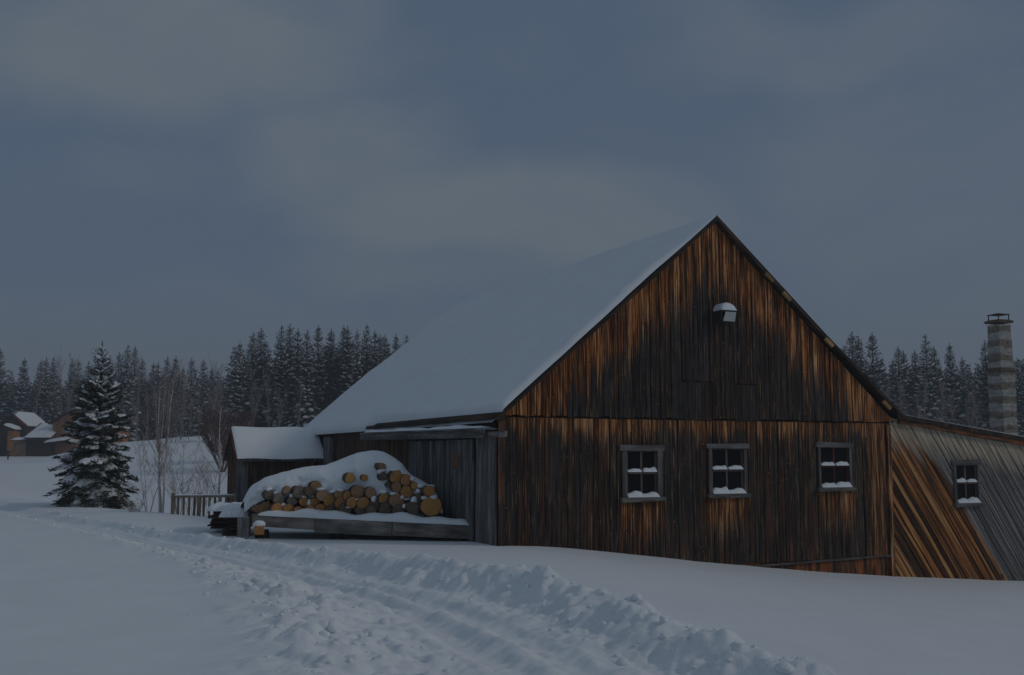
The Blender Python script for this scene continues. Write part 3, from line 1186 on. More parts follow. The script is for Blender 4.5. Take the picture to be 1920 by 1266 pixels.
for sx in (-1, 1):
    for sy in (-1, 1):
        mb = MB()
        mb.bar((sx * .185, sy * .185, CT + .1), (sx * .185, sy * .185, HT - .05), .022, .022)
        mb.build('rod', M_IRON, ch)
mb = MB()
frust(mb, HT - .05, HT - .035, .215, .22)
frust(mb, HT - .034, HT + .01, .215, .03)
mb.build('rain_cap', M_IRON, ch)

# ------------------------------------------------------------------ log deck with the pile of sawlogs
DA, DB = at(888, 985, 20.3), at(474, 966, 20.95)          # right and left ends of the front beam, top edge
deck = empty('log_deck', (0, 0, 0))
tag(deck, 'low grey timber deck under the log pile beside the sliding door', 'deck')
dd = (DB - DA)
dn = Vector((-dd.y, dd.x, 0)).normalized()
if dn.y > 0:
    dn = -dn


def dk(t, out=0.0, dz=0.0):
    return DA + dd * t + dn * out + Vector((0, 0, dz))


for (t0, t1, hgt, o0) in ((.0, .355, .25, .0), (.357, .705, .26, .006), (.707, 1.0, .22, -.03)):
    m = MB()
    m.bar(dk(t0, o0, -hgt / 2), dk(t1, o0, -hgt / 2 + (.02 if t1 > .9 else 0)), .18, hgt, (0, 0, 1), t0 * 40 + 3)
    o = m.build('beam', W_BEAM, deck, .012)
m = MB()
for t in np.linspace(.03, .97, 16):
    m.bar(dk(t, -.10, -.05), dk(t, -1.9 if t > .22 else -1.1 - t, -.05), .3, .05, (0, 0, 1), t * 33)
m.build('deck_planks', W_GREY, deck)
for t in (.04, .36, .62, .97):
    m = MB()
    m.bar(dk(t, -.16, -.275), dk(t, -.16, -.9), .22, .2, (0, 1, 0), t * 9)
    m.build('leg', W_DARK, deck)
strip_snow('deck_snow', lambda t: (dk(.015 + .97 * t, -.12, .0), dn), .42, .13, deck, seed=5, n=9, tail=.14)
m = MB()
c = at(455, 985, 20.8)
m.bar(c + Vector((0, .1, -.22)), c + Vector((0, .1, .14)), .2, .22, (0, 1, 0), 7)
m.build('end_post', W_GREY, deck)

# log ends measured on the photograph: x, y, radius (px), colour class
LOGS_Z = [(270, 645, 62, 'b'), (325, 568, 33, 'd'), (395, 598, 38, 'g'), (385, 668, 40, 'o'), (453, 535, 27, 'b'), (466, 673, 38, 'o'), (492, 612, 33, 'g'),
          (545, 550, 42, 'g'), (538, 683, 30, 'o'), (580, 618, 34, 'o'), (615, 545, 32, 'd'), (660, 510, 38, 'b'), (617, 683, 35, 'o'), (655, 625, 33, 'o'),
          (695, 672, 36, 'o'), (705, 573, 37, 'b'), (762, 610, 43, 'y'), (770, 676, 35, 'd'), (832, 566, 34, 'b'), (838, 627, 36, 'o'), (890, 576, 30, 'y'),
          (872, 672, 45, 'd'), (908, 447, 33, 'y'), (922, 622, 38, 'o'), (965, 547, 46, 'b'), (1006, 627, 42, 'o'), (1012, 445, 22, 'y'), (1058, 553, 37, 'b'),
          (1088, 643, 36, 'd'), (1140, 366, 26, 'b'), (1152, 437, 26, 'd'), (1155, 597, 37, 'o'), (1165, 668, 42, 'd'), (1242, 440, 43, 'o'), (1243, 512, 34, 'b'),
          (1245, 612, 50, 'b'), (1258, 680, 40, 'd'), (1310, 463, 38, 'o'), (1316, 547, 41, 'o'), (1371, 501, 25, 'y'), (1192, 497, 21, 'd'), (1362, 664, 42, 'd'),
          (1396, 600, 38, 'd'), (1480, 540, 38, 'o'), (1495, 650, 68, 'y'), (985, 680, 36, 'd'), (1062, 682, 34, 'd')]


def bark_mat():
    m, t, b = new_mat('bark')
    x, y, z = t.sep(t.objco())
    n = t.noise(t.comb(t.math('MULTIPLY', x, 30), t.math('MULTIPLY', y, 5), t.math('MULTIPLY', z, 30)), 1, 5, .65)
    t.put(b.inputs['Base Color'], t.mix(t.rng(n, .3, .7), (.03, .02, .015), (.14, .09, .06)))
    b.inputs['Roughness'].default_value = .9
    t.put(b.inputs['Normal'], t.bump(n, .7, .01))
    return m


def end_mat(name, c0, c1):
    m, t, b = new_mat(name)
    x, y, z = t.sep(t.objco())
    n = t.noise(t.objco(), 14, 4, .6)
    r = t.math('SQRT', t.math('ADD', t.math('MULTIPLY', x, x), t.math('MULTIPLY', z, z)))
    rw = t.math('ADD', r, t.math('MULTIPLY', t.math('SUBTRACT', n, .5), .02))
    ring = t.rng(t.math('SINE', t.math('MULTIPLY', rw, 520)), -1, 1, .0, .35)
    col = t.mix(t.rng(t.math('ADD', n, ring), .35, .95), c0, c1)
    oi = t.N.new('ShaderNodeObjectInfo').outputs['Random']
    col = t.mix(t.math('MULTIPLY', oi, .45), col, t.mix(1.0, col, (.5, .42, .38), 'MULTIPLY'))
    a = t.math('ARCTAN2', x, z)
    crk = t.math('MULTIPLY', t.rng(t.noise(t.comb(t.math('MULTIPLY', a, 3.5), t.math('MULTIPLY', oi, 30), 0), 1, 1), .64, .70), .5)
    col = t.mix(crk, col, tuple(v * .3 for v in c0))
    t.put(b.inputs['Base Color'], col)
    b.inputs['Roughness'].default_value = .85
    b.inputs['Specular IOR Level'].default_value = .2
    t.put(b.inputs['Normal'], t.bump(t.math('ADD', ring, n), .35, .006))
    return m


M_BARK = bark_mat()
M_END = {'y': end_mat('fresh_cut', (.42, .21, .06), (.66, .37, .12)), 'o': end_mat('orange_cut', (.32, .14, .045), (.60, .31, .11)),
         'b': end_mat('brown_cut', (.26, .145, .08), (.50, .31, .18)), 'd': end_mat('dark_cut', (.09, .068, .054), (.25, .185, .14)),
         'g': end_mat('grey_cut', (.15, .13, .11), (.34, .29, .24))}
WORD = {'y': 'fresh yellow', 'o': 'orange brown', 'b': 'dull brown', 'd': 'dark', 'g': 'weathered grey'}
LAX = Vector((-.36, .933, 0)).normalized()
LRZ = math.atan2(-LAX.x, LAX.y)


def make_log(r, L, seed, split=False):
    q = np.random.RandomState(seed)
    n, m = 20, 9
    ph = q.rand(3) * 6.28
    V, F = [], []
    for i in range(m):
        t = i / (m - 1)
        for j in range(n):
            a = 2 * math.pi * j / n
            k = 1 + .05 * math.sin(2 * a + ph[0]) + .035 * math.sin(3 * a + ph[1]) + .02 * math.sin(5 * a + ph[2] + t * 4) + q.uniform(-.012, .012)
            zz = math.sin(a) * r * k * (1 - .12 * t)
            if split:
                zz = min(zz, r * (.18 + .10 * math.sin(j * 2.1)))
            V.append((math.cos(a) * r * k * (1 - .12 * t), t * L, zz))
    for i in range(m - 1):
        for j in range(n):
            F.append((i * n + j, i * n + (j + 1) % n, (i + 1) * n + (j + 1) % n, (i + 1) * n + j))
    bark = np_mesh('bark', np.array(V), np.array(F), True)
    E = [(0, -.006, 0)]
    for kk in (.45, .8, .93):
        for j in range(n):
            v = V[j]
            E.append((v[0] * kk, -.006 + (.002 if kk > .9 else q.uniform(-.002, .002)), v[2] * kk))
    for j in range(n):
        E.append((V[j][0] * .985, .004, V[j][2] * .985))
    EF = []
    for j in range(n):
        EF.append((0, 1 + (j + 1) % n, 1 + j))
    e2 = []
    for k in range(3):
        for j in range(n):
            a = 1 + k * n + j
            b = 1 + k * n + (j + 1) % n
            EF.append((a, b, b + n))
            EF.append((a, b + n, a + n))
    cut = np_mesh('cut_end', np.array(E), np.array(EF), False)
    return bark, cut


def deckline(px):
    t = (px - 888) / (474 - 888)
    return 20.3 + .65 * t


zrow = {}
for k, (cx, cy, r, cl) in enumerate(LOGS_Z):
    px, py = 420 + cx / 3.84, 780 + cy / 3.84
    zrow[k] = (px, py, r / 3.84, cl)
rows = [('bottom row', [k for k in zrow if LOGS_Z[k][1] >= 640]), ('second row', [k for k in zrow if 585 <= LOGS_Z[k][1] < 640]),
        ('third row', [k for k in zrow if 520 <= LOGS_Z[k][1] < 585]), ('top of the pile', [k for k in zrow if LOGS_Z[k][1] < 520])]
SPECIAL = {0: 'big split log with ragged bark at the far left bottom of the pile', 44: 'biggest fresh yellow log at the lower right end of the pile',
           4: 'upright looking narrow brown log wedged in the snow near the pile left end', 22: 'round yellow log end poking alone through the snow face',
           26: 'smallest yellow log end poking through the snow face', 29: 'uppermost log end buried in snow near the crest of the pile',
           43: 'orange log resting above the biggest yellow log at the right end'}
ORD = ['first', 'second', 'third', 'fourth', 'fifth', 'sixth', 'seventh', 'eighth', 'ninth', 'tenth', 'eleventh', 'twelfth', 'thirteenth', 'fourteenth', 'fifteenth', 'sixteenth',
       'seventeenth', 'eighteenth', 'nineteenth', 'twentieth', 'twenty-first', 'twenty-second', 'twenty-third', 'twenty-fourth', 'twenty-fifth', 'twenty-sixth', 'twenty-seventh', 'twenty-eighth', 'twenty-ninth', 'thirtieth']
LABEL = {}
for rn, ks in rows:
    ks = sorted(ks, key=lambda k: zrow[k][0])
    for i, k in enumerate(ks):
        LABEL[k] = SPECIAL.get(k) or '%s log end in the %s, %s from the left' % (WORD[zrow[k][3]], rn, ORD[i])
logs_pos = []
for k, (px, py, r, cl) in zrow.items():
    hgt = (955 - py) / 60
    Y = deckline(px) + .12 + .16 * max(0, hgt) + rng.uniform(-.06, .06)
    p = at(px, py, Y)
    rad = r * Y / 2078 * 1.10
    lg = empty('log', p, LRZ + rng.uniform(-.06, .06))
    lg.rotation_euler.y = rng.uniform(0, 6.28) if k else -.35
    tag(lg, LABEL[k], 'log', 'sawlogs piled on the timber deck')
    bark, cut = make_log(rad, 1.55 if hgt < .6 else 1.1, k, k == 0)
    link('bark', bark, M_BARK, lg)
    link('cut_end', cut, M_END[cl], lg)
    logs_pos.append((p, rad))

# snow over the pile
PXT = [(152, 640), (170, 560), (210, 492), (300, 438), (420, 402), (540, 374), (640, 362), (740, 350), (830, 320), (900, 290), (960, 268), (1010, 257), (1060, 252), (1110, 252), (1180, 270), (1240, 308), (1290, 352), (1312, 392),
       (1350, 428), (1420, 462), (1500, 512), (1545, 580), (1575, 690)]
PXB = [(152, 690), (210, 645), (300, 600), (420, 600), (520, 600), (620, 590), (700, 560), (800, 600), (900, 590), (960, 545), (1060, 600), (1120, 640), (1200, 640), (1290, 600), (1350, 600), (1420, 640), (1500, 690), (1575, 700)]
XI = np.linspace(152, 1575, 170)
TOPY = 780 + np.interp(XI, *zip(*PXT)) / 3.84
kern = np.hanning(9)
kern /= kern.sum()
TOPY = np.convolve(np.pad(TOPY, 4, 'edge'), kern, 'valid')
BOTY = 780 + np.interp(XI, *zip(*PXB)) / 3.84
BOTY = np.maximum(BOTY, TOPY + 2)
V, F = [], []
ns = 44
for i, xi in enumerate(XI):
    px = 420 + xi / 3.84
    yf = deckline(px) + .36
    hpx = (BOTY[i] - TOPY[i])
    setb = .10 + .012 * hpx
    pb = at(px, BOTY[i], yf)
    pt = at(px, TOPY[i], yf + setb)
    for j in range(ns):
        s = j / (ns - 1)
        if s < .6:
            q = s / .6
            e = math.sin(q * math.pi / 2)
            P = Vector((pb.x + (pt.x - pb.x) * q, pb.y + (pt.y - pb.y) * (q ** 2.2), pb.z + (pt.z - pb.z) * (e ** .85 if q > 0 else 0)))
        else:
            q = (s - .6) / .4
            P = pt + LAX * (q * .95) + Vector((0, 0, -(q ** 2.2) * max(.3, pt.z - .55)))
        V.append(P)
V = np.array([tuple(p) for p in V])
nn = fbm2(V[:, 0] * 3, V[:, 2] * 3 + V[:, 1] * 2, 4)
n3 = fbm2(V[:, 0] * 9 + 4, V[:, 2] * 9 + V[:, 1] * 4, 3)
S_ = np.tile(np.linspace(0, 1, ns), len(XI))
kf = np.clip(1.15 - S_ / .6, .1, 1)
V[:, 1] += (nn * .22 + n3 * .06) * kf
V[:, 2] += nn * .05
for i in range(len(XI) - 1):
    for j in range(ns - 1):
        a = i * ns + j
        F.append((a, a + ns, a + ns + 1, a + 1))
pm = np_mesh('pile_snow', V, np.array(F), True)
ps = link('pile_snow', pm, SNOW_SOFT)
tag(ps, 'thick smooth snow blanket lying over the log pile', 'snow', kind='stuff')

# caps of snow caught between the logs
cap_px = [(325, 530, 26, 20), (430, 640, 26, 22), (490, 575, 26, 22), (385, 556, 36, 16), (620, 625, 22, 38), (700, 530, 40, 20), (580, 580, 22, 14), (790, 545, 40, 16), (840, 535, 40, 15), (910, 655, 40, 14), (960, 600, 20, 10), (1080, 600, 24, 36),
          (1130, 400, 30, 26), (1150, 545, 40, 24), (1230, 560, 44, 22), (1285, 585, 18, 20), (1368, 615, 30, 52), (1400, 540, 24, 20), (1450, 590, 40, 22), (1510, 585, 40, 22), (1300, 650, 18, 22), (1360, 455, 26, 16), (1240, 392, 40, 14), (1420, 505, 34, 18), (1490, 505, 40, 12), (1045, 670, 26, 14), (1150, 395, 22, 16)]
C_, R_ = [], []
V_, F_ = [], []
for i, (cx, cy, rx, ry) in enumerate(cap_px):
    px, py = 420 + cx / 3.84, 780 + cy / 3.84
    hgt = (955 - py) / 60
    Y = deckline(px) + .20 + .16 * max(0, hgt)
    rx, ry = rx * .85, ry * .8
    p = at(px, py, Y)
    V0, F0 = ICO2
    q = np.random.RandomState(i)
    VV = V0 * (1 + .25 * (q.rand(len(V0), 1) - .5)) * np.array([rx / 3.84 * Y / 2078, .13, ry / 3.84 * Y / 2078]) + np.array(p)
    F_.append(F0 + sum(len(v) for v in V_))
    V_.append(VV)
sc = link('snow_clumps', np_mesh('snow_clumps', np.concatenate(V_), np.concatenate(F_), True), SNOW_SOFT)
tag(sc, 'clumps of snow caught between the log ends', 'snow', kind='stuff')

# yellow block in front of the deck
p = at(486, 990, 20.45)
blk = empty('wood_block', p, .3)
tag(blk, 'small fresh yellow wood block with a snow cap in front of the deck', 'wood block')
m = MB()
m.box((-.085, -.08, -.12), (.085, .08, .045), 0)
m.build('block', M_END['o'], blk, .012)
vv, ff = lumps([(0, 0, .065)], [.1], 4, .8, .15)
link('snow_cap', np_mesh('snow_cap', vv, ff, True), SNOW_SOFT, blk)

# snow covered lumber left of the pile
def lumber(px0, px1, pyt, pyb, Y, label, seed, depth=1.0):
    a, b = at(px0, pyt, Y), at(px1, pyt, Y)
    zb = at(px0, pyb, Y).z
    st = empty('lumber_stack', ((a.x + b.x) / 2, Y, zb), .12)
    tag(st, label, 'lumber stack', 'snow covered lumber stacks')
    L = b.x - a.x
    r = random.Random(seed)
    z = -.25
    m = MB()
    top = a.z - zb - .10
    while z < top:
        h = r.uniform(.04, .07)
        m.box((-L / 2 + r.uniform(0, .12), r.uniform(0, .05), z), (L / 2 - r.uniform(0, .1), depth, z + h - .012), r.random() * 40, 0)
        z += h
    m.build('planks', W_DARK, st)
    strip_snow('snow', lambda t: (Vector((-L / 2 - .05 + (L + .1) * t, depth / 2, z - .015)), Vector((0, -1, 0))), depth + .16, .14, st, seed=seed, n=11, tail=.2, amp=.25)
    return st


lumber(390, 470, 949, 968, 22.3, 'longer snow capped lumber stack behind the left end of the log pile', 3, 1.3)
lumber(416, 462, 963, 980, 21.6, 'short low lumber stack with snow cap in front of the longer stack', 4, .5)

# ------------------------------------------------------------------ railing fence
fa, fb = at(325, 929, 28.6), at(446, 922, 28.9)
gz1 = float(ground_z(fa.x, fa.y))
fen = empty('railing_fence', (fa.x, fa.y, gz1 - .3))
tag(fen, 'short weathered wooden railing fence with square posts and balusters beside the side shed', 'fence')
fd = Vector((fb.x - fa.x, fb.y - fa.y, 0))
topz = fa.z - gz1 + .3
for t in (0, .40, .96):
    m = MB()
    m.bar(fd * t, fd * t + Vector((0, 0, topz + .06)), .085, .085, (0, 1, 0), t * 20)
    m.build('post', W_FENCE, fen)
m = MB()
m.bar(Vector((0.05, -.03, topz - .03)), fd * .96 + Vector((-.05, -.03, topz - .03)), .05, .06, (0, 0, 1), 4)
m.build('rail', W_FENCE, fen)
for t in list(np.linspace(.075, .325, 4)) + list(np.linspace(.47, .90, 6)):
    m = MB()
    m.bar(fd * t + Vector((0, .03, -.1)), fd * t + Vector((0, .03, topz - .03)), .05, .04, (0, 1, 0), t * 50)
    m.build('baluster', W_FENCE, fen)
strip_snow('rail_snow', lambda t: (fd * (.02 + .94 * t) + Vector((0, -.03, topz - .002)), Vector((0, 1, 0))), .06, .03, fen, seed=9)

# ------------------------------------------------------------------ trees
def needle_mat(name, c0, c1):
    m, t, b = new_mat(name)
    n = t.noise(t.objco(), 3.0, 3)
    t.put(b.inputs['Base Color'], t.mix(t.rng(n, .3, .7), c0, c1))
    b.inputs['Roughness'].default_value = .8
    b.inputs['Specular IOR Level'].default_value = .2
    return m


M_NEED = needle_mat('needles', (.028, .034, .02), (.075, .078, .042))
M_NEEDFAR = needle_mat('needles_far', (.032, .040, .036), (.072, .084, .072))
M_TRUNK = plain('spruce_trunk', (.06, .045, .038), .9, .4)
M_BIRCH = None


def birch_mat():
    m, t, b = new_mat('birch_bark')
    x, y, z = t.sep(t.objco())
    n = t.noise(t.comb(t.math('MULTIPLY', x, 8), t.math('MULTIPLY', y, 8), t.math('MULTIPLY', z, 22)), 1, 4, .6)
    t.put(b.inputs['Base Color'], t.mix(t.rng(n, .58, .68), (.62, .58, .54), (.10, .085, .08)))
    b.inputs['Roughness'].default_value = .8
    return m


M_BIRCH = birch_mat()
M_TWIG = plain('twigs', (.34, .27, .26), .9, .3)
M_PALETWIG = plain('pale_twigs', (.50, .44, .43), .9, .2)
M_GREYTRUNK = plain('grey_trunk', (.24, .21, .20), .9, .35)
M_TWIGDARK = plain('shrub_twigs', (.13, .085, .075), .9, .3)


def tube(path, radii, n=5):
    """V, F of a tapered tube (quads)"""
    P = np.asarray(path, float)
    m = len(P)
    d = np.gradient(P, axis=0)
    d /= np.linalg.norm(d, axis=1)[:, None] + 1e-9
    ref = np.where(np.abs(d[:, 2:3]) > .9, np.array([[1., 0, 0]]), np.array([[0., 0, 1]]))
    s = np.cross(d, ref)
    s /= np.linalg.norm(s, axis=1)[:, None] + 1e-9
    u = np.cross(s, d)
    a = np.linspace(0, 2 * np.pi, n, endpoint=False)
    V = P[:, None] + np.asarray(radii)[:, None, None] * (np.cos(a)[None, :, None] * s[:, None] + np.sin(a)[None, :, None] * u[:, None])
    F = []
    for i in range(m - 1):
        for j in range(n):
            F.append((i * n + j, i * n + (j + 1) % n, (i + 1) * n + (j + 1) % n, (i + 1) * n + j))
    return V.reshape(-1, 3), np.array(F)


class Acc:
    def __init__(self):
        self.V, self.F, self.n = [], [], 0

    def add(self, V, F):
        self.V.append(V)
        self.F.append(np.asarray(F) + self.n)
        self.n += len(V)

    def mesh(self, name, smooth=False):
        return np_mesh(name, np.concatenate(self.V), np.concatenate(self.F), smooth)


def spruce(seed, H, R, whorls, nl, nw, step, snow=.6, low=.0, gap=.12, padh=.05, shape=.85, bare_top=.04, padw=.30, irr=0.0):
    """needle mesh, snow mesh, trunk mesh. nl, nw: needle clump length and width; step: spacing along twigs"""
    r = np.random.RandomState(seed)
    needles, pads = Acc(), Acc()
    NP, ND, NS = [], [], []
    zs = low * H + (H * (1 - bare_top) - low * H) * np.sort(np.linspace(0, 1, whorls) ** .92 + r.uniform(-.008, .008, whorls))
    for z in zs:
        t = np.clip(z / H, 0, .995)
        full = R * (1 - t) ** shape * (1 + irr * math.sin(z * 7.0 + seed))
        nb = int(r.randint(5, 8)) if full > .35 * R else int(r.randint(4, 6))
        a0 = r.rand() * 6.28
        for b in range(nb):
            if r.rand() < gap:
                continue
            az = a0 + b * 6.283 / nb + r.uniform(-.35, .35)
            L = full * r.uniform(.68 - irr, 1.12 + irr * .6) + .004 * H
            k = 9
            s = np.linspace(0, 1, k)
            rise = (t - .42) * 1.1 + r.uniform(-.12, .12)
            droop = .42 * (1 - t) + .1
            zz = z + r.uniform(-.02, .02) * H * .5 + L * (rise * s - droop * s ** 1.6 + .22 * s ** 3)
            azz = az + .15 * r.uniform(-1, 1) * s
            P = np.c_[np.cos(azz) * L * s, np.sin(azz) * L * s, zz]
            fw = np.array([math.cos(az), math.sin(az), 0])
            sd = np.array([-math.sin(az), math.cos(az), 0])
            # spine and side twigs as rows of needle clumps
            nt = max(4, int(L / (step * 1.6)))
            for q in np.linspace(.12, 1, nt):
                c = np.array([np.interp(q, s, P[:, i]) for i in range(3)])
                tl = (.42 * L * (1 - q) ** .75 + .05 * L + .04)
                for sg in (-1, 1):
                    dv = fw * r.uniform(.45, .8) + sd * sg * r.uniform(.6, .95) + np.array([0, 0, r.uniform(-.32, .02)])
                    dv /= np.linalg.norm(dv)
                    mth = max(1, int(tl / step))
                    ww = (np.arange(mth) + r.rand(mth)) / mth * tl
                    NP.append(c + dv * ww[:, None])
                    ND.append(np.repeat(dv[None], mth, 0))
                    NS.append(np.full(mth, .45 + .55 * min(1, (1 - t) * 3)))
                NP.append(c[None])
                ND.append((fw + np.array([0, 0, -.1]))[None])
                NS.append(np.full(1, .45 + .55 * min(1, (1 - t) * 3)))
            # snow pads
            if r.rand() < snow:
                for rep in range(r.randint(1, 3) + (padw > .41)):
                    s0 = r.uniform(.15, .62)
                    s1 = min(1.0, s0 + r.uniform(.25, .5))
                    st = np.linspace(s0, s1, 6)
                    C = np.stack([np.interp(st, s, P[:, i]) for i in range(3)], -1)
                    C = C + sd[None] * r.uniform(-.12, .12) * L
                    wd = (padw * L * (1 - st * .75) * np.sqrt(np.clip(1 - ((np.arange(6) - 2.5) / 2.9) ** 2, .05, 1)))[:, None] * r.uniform(.55, 1.15, (6, 1))
                    ph = padh * (1 + L / R * .6) * np.sqrt(np.clip(1 - ((np.arange(6) - 2.5) / 2.9) ** 2, .05, 1)) * r.uniform(.7, 1.3, 6)
                    ang = np.array([0, .22, .5, .78, 1]) * np.pi
                    VV = C[:, None] + np.cos(ang)[None, :, None] * wd[:, None] * sd[None, None] * r.uniform(.8, 1.2, (6, 5, 1))
                    VV[:, :, 2] += np.sin(ang)[None] * ph[:, None] + nw * .35 - (np.abs(np.cos(ang)) ** 2)[None] * wd * .28
                    VV += r.normal(0, padh * .12, VV.shape)
                    FF = [(i * 5 + j, i * 5 + j + 1, (i + 1) * 5 + j + 1, (i + 1) * 5 + j) for i in range(5) for j in range(4)]
                    pads.add(VV.reshape(-1, 3), FF)
    # leader
    n0 = max(6, int(.10 * H / step * 2))
    zt = np.linspace(H * .9, H, n0)
    NP.append(np.c_[np.zeros(n0), np.zeros(n0), zt])
    ND.append(np.c_[r.normal(0, .5, (n0, 2)), np.full(n0, .9)])
    NS.append(np.full(n0, .4))
    NP, ND, NS = np.concatenate(NP), np.concatenate(ND), np.concatenate(NS)[:, None]
    n = len(NP)
    D = ND + r.normal(0, .38, (n, 3))
    D /= np.linalg.norm(D, axis=1)[:, None]
    U = np.cross(D, r.normal(0, 1, (n, 3)))
    U /= np.linalg.norm(U, axis=1)[:, None]
    ln = NS * nl * r.uniform(.6, 1.25, (n, 1))
    wd = NS * nw * r.uniform(.6, 1.2, (n, 1))
    NP = NP + r.normal(0, nw * .4, (n, 3))
    V = np.stack([NP - U * wd, NP + U * wd, NP + D * ln], 1).reshape(-1, 3)
    F = np.arange(n * 3).reshape(-1, 3)
    nm = np_mesh('crown', V, F)
    sm_ = pads.mesh('snow', True)
    tv, tf = tube(np.c_[np.zeros(6), np.zeros(6), np.linspace(-.4, H, 6)], np.linspace(.016 * H, .003 * H, 6), 7)
    tm = np_mesh('trunk', tv, tf, True)
    return nm, sm_, tm


def put_tree(name, meshes, loc, rz, sc, label, cat, group=None, mats=None, names=('crown', 'snow', 'trunk')):
    e = empty(name, loc, rz)
    e.scale = sc
    tag(e, label, cat, group)
    for me, mt, nm in zip(meshes, mats, names):
        o = link(nm, me, mt, e)
        if nm in ('snow', 'branches'):
            o['kind'] = 'stuff'
    return e


def copy_tree(src, loc, rz, sc, label, group=None):
    e = src.copy()
    COL.objects.link(e)
    e.location, e.rotation_euler, e.scale = loc, (0, 0, rz), sc
    e['label'] = label
    if group:
        e['group'] = group
    for c in src.children:
        d = c.copy()
        COL.objects.link(d)
        d.parent = e
    return e


# near spruce
hp = at(179, 955, 34)
hz_ = float(ground_z(hp.x, hp.y))
hH = at(189, 640, 34).z - hz_
hero_m = spruce(21, hH, 1.55, 40, .10, .021, .034, 1.0, .015, .04, .058, .82, .06, .46, .10)
put_tree('spruce_tree', hero_m, (hp.x, hp.y, hz_), .4, (1, 1, 1), 'dark green spruce with thick snow pads standing nearest, behind the snow crest', 'tree', None, (M_NEED, SNOW_TREE, M_TRUNK))

FARV = [spruce(31, 10, 2.2, 42, .28, .06, .11, .95, .0, .07, .085, .86, .04, .38), spruce(32, 10, 1.95, 44, .28, .06, .11, .9, .0, .07, .08, .84, .04, .36), spruce(33, 10, 1.65, 44, .27, .058, .10, .85, .0, .08, .07, .80, .04, .36),
        spruce(34, 10, 2.5, 40, .29, .065, .115, .98, .0, .08, .09, .92, .04, .40), spruce(35, 10, 1.35, 42, .26, .055, .10, .8, .0, .10, .06, .76, .04, .34)]
FSRC = {}
FAR_MATS = (M_NEEDFAR, SNOW_TREE, M_TRUNK)
rt = random.Random(17)
KINDS = ['broad snowy', 'tall snowy', 'slim', 'wide skirted', 'narrow dark']


def stand(tips, Y0, dY, group, where, wf=1.0, seq=None):
    tips = sorted(tips)
    for i, (px, py, v, ws) in enumerate(tips):
        Y = Y0 + rt.uniform(-1, 1) * dY
        top = at(px, py, Y)
        gz = float(ground_z(top.x, Y)) - .3
        k = (top.z - gz) / 10
        wdt = k * wf * ws * rt.uniform(.9, 1.1)
        lab = '%s spruce, %s from the left %s' % (KINDS[v], ORD[i], where)
        loc, rz, sc_ = (top.x, Y, gz), rt.uniform(0, 6.28), (wdt, wdt, k)
        if v in FSRC:
            copy_tree(FSRC[v], loc, rz, sc_, lab, group)
        else:
            FSRC[v] = put_tree('spruce_tree', FARV[v], loc, rz, sc_, lab, 'tree', group, FAR_MATS)


ST_A = [(1, 654, 1, 1), (46, 671, 3, .9), (77, 674, 2, 1), (87, 670, 1, 1), (101, 670, 0, 1), (136, 673, 1, 1), (147, 674, 2, 1), (166, 677, 0, .9), (207, 674, 2, 1), (224, 660, 1, 1), (240, 646, 0, .9),
        (254, 649, 1, 1), (267, 672, 2, 1), (288, 679, 4, 1), (297, 679, 2, 1), (314, 668, 1, .9), (330, 667, 4, 1.1), (343, 688, 2, 1), (360, 670, 1, .95), (382, 674, 2, 1.1), (397, 690, 4, 1.2), (409, 692, 2, 1), (427, 698, 1, .9)]
ST_B = [(450, 641, 3, 1), (475, 623, 1, 1.1), (490, 615, 1, 1.1), (528, 610, 0, 1), (544, 607, 1, 1), (559, 616, 2, 1.2), (576, 618, 1, 1.1), (597, 609, 3, .85), (621, 616, 2, 1.1), (645, 610, 1, 1), (652, 611, 2, 1.2),
        (670, 618, 1, .9), (688, 609, 0, .95), (703, 620, 2, 1.2), (713, 627, 1, 1), (722, 627, 2, 1.1), (743, 626, 3, .85), (762, 628, 0, .9), (782, 640, 1, 1)]
ST_C = [(1582, 648, 2, 1), (1597, 622, 1, 1.15), (1609, 631, 2, 1.1), (1635, 623, 3, .95), (1674, 674, 0, .8), (1684, 650, 1, 1.1), (1694, 657, 2, 1), (1715, 657, 2, 1.1), (1735, 627, 0, 1), (1751, 650, 1, 1.05), (1780, 643, 3, .85),
        (1804, 669, 1, 1), (1817, 690, 2, 1), (1846, 638, 1, .9), (1857, 660, 2, 1), (1907, 671, 1, 1), (1921, 683, 0, .9), (1885, 665, 2, 1)]
stand(ST_A, 146, 5, 'spruces of the left treeline', 'in the left treeline', .95)
stand(ST_B, 101, 4, 'spruces of the stand behind the barn roof', 'in the stand left of the barn roof', .95)
stand(ST_C, 92, 4, 'spruces behind the lean-to', 'in the stand right of the barn gable', 1.0)

# the wood behind, one mass
rf = np.random.RandomState(77)
lowm = [spruce(41, 10, 1.6, 26, .40, .09, .26, .8, .0, .1, .10, .7), spruce(42, 10, 1.3, 26, .40, .09, .26, .6, .05, .15, .10, .65)]


def mesh_arrays(me, k):
    v = np.empty(len(me.vertices) * 3, np.float32)
    me.vertices.foreach_get('co', v)
    f = np.empty(len(me.loops), np.int32)
    me.loops.foreach_get('vertex_index', f)
    return v.reshape(-1, 3), f.reshape(-1, k)


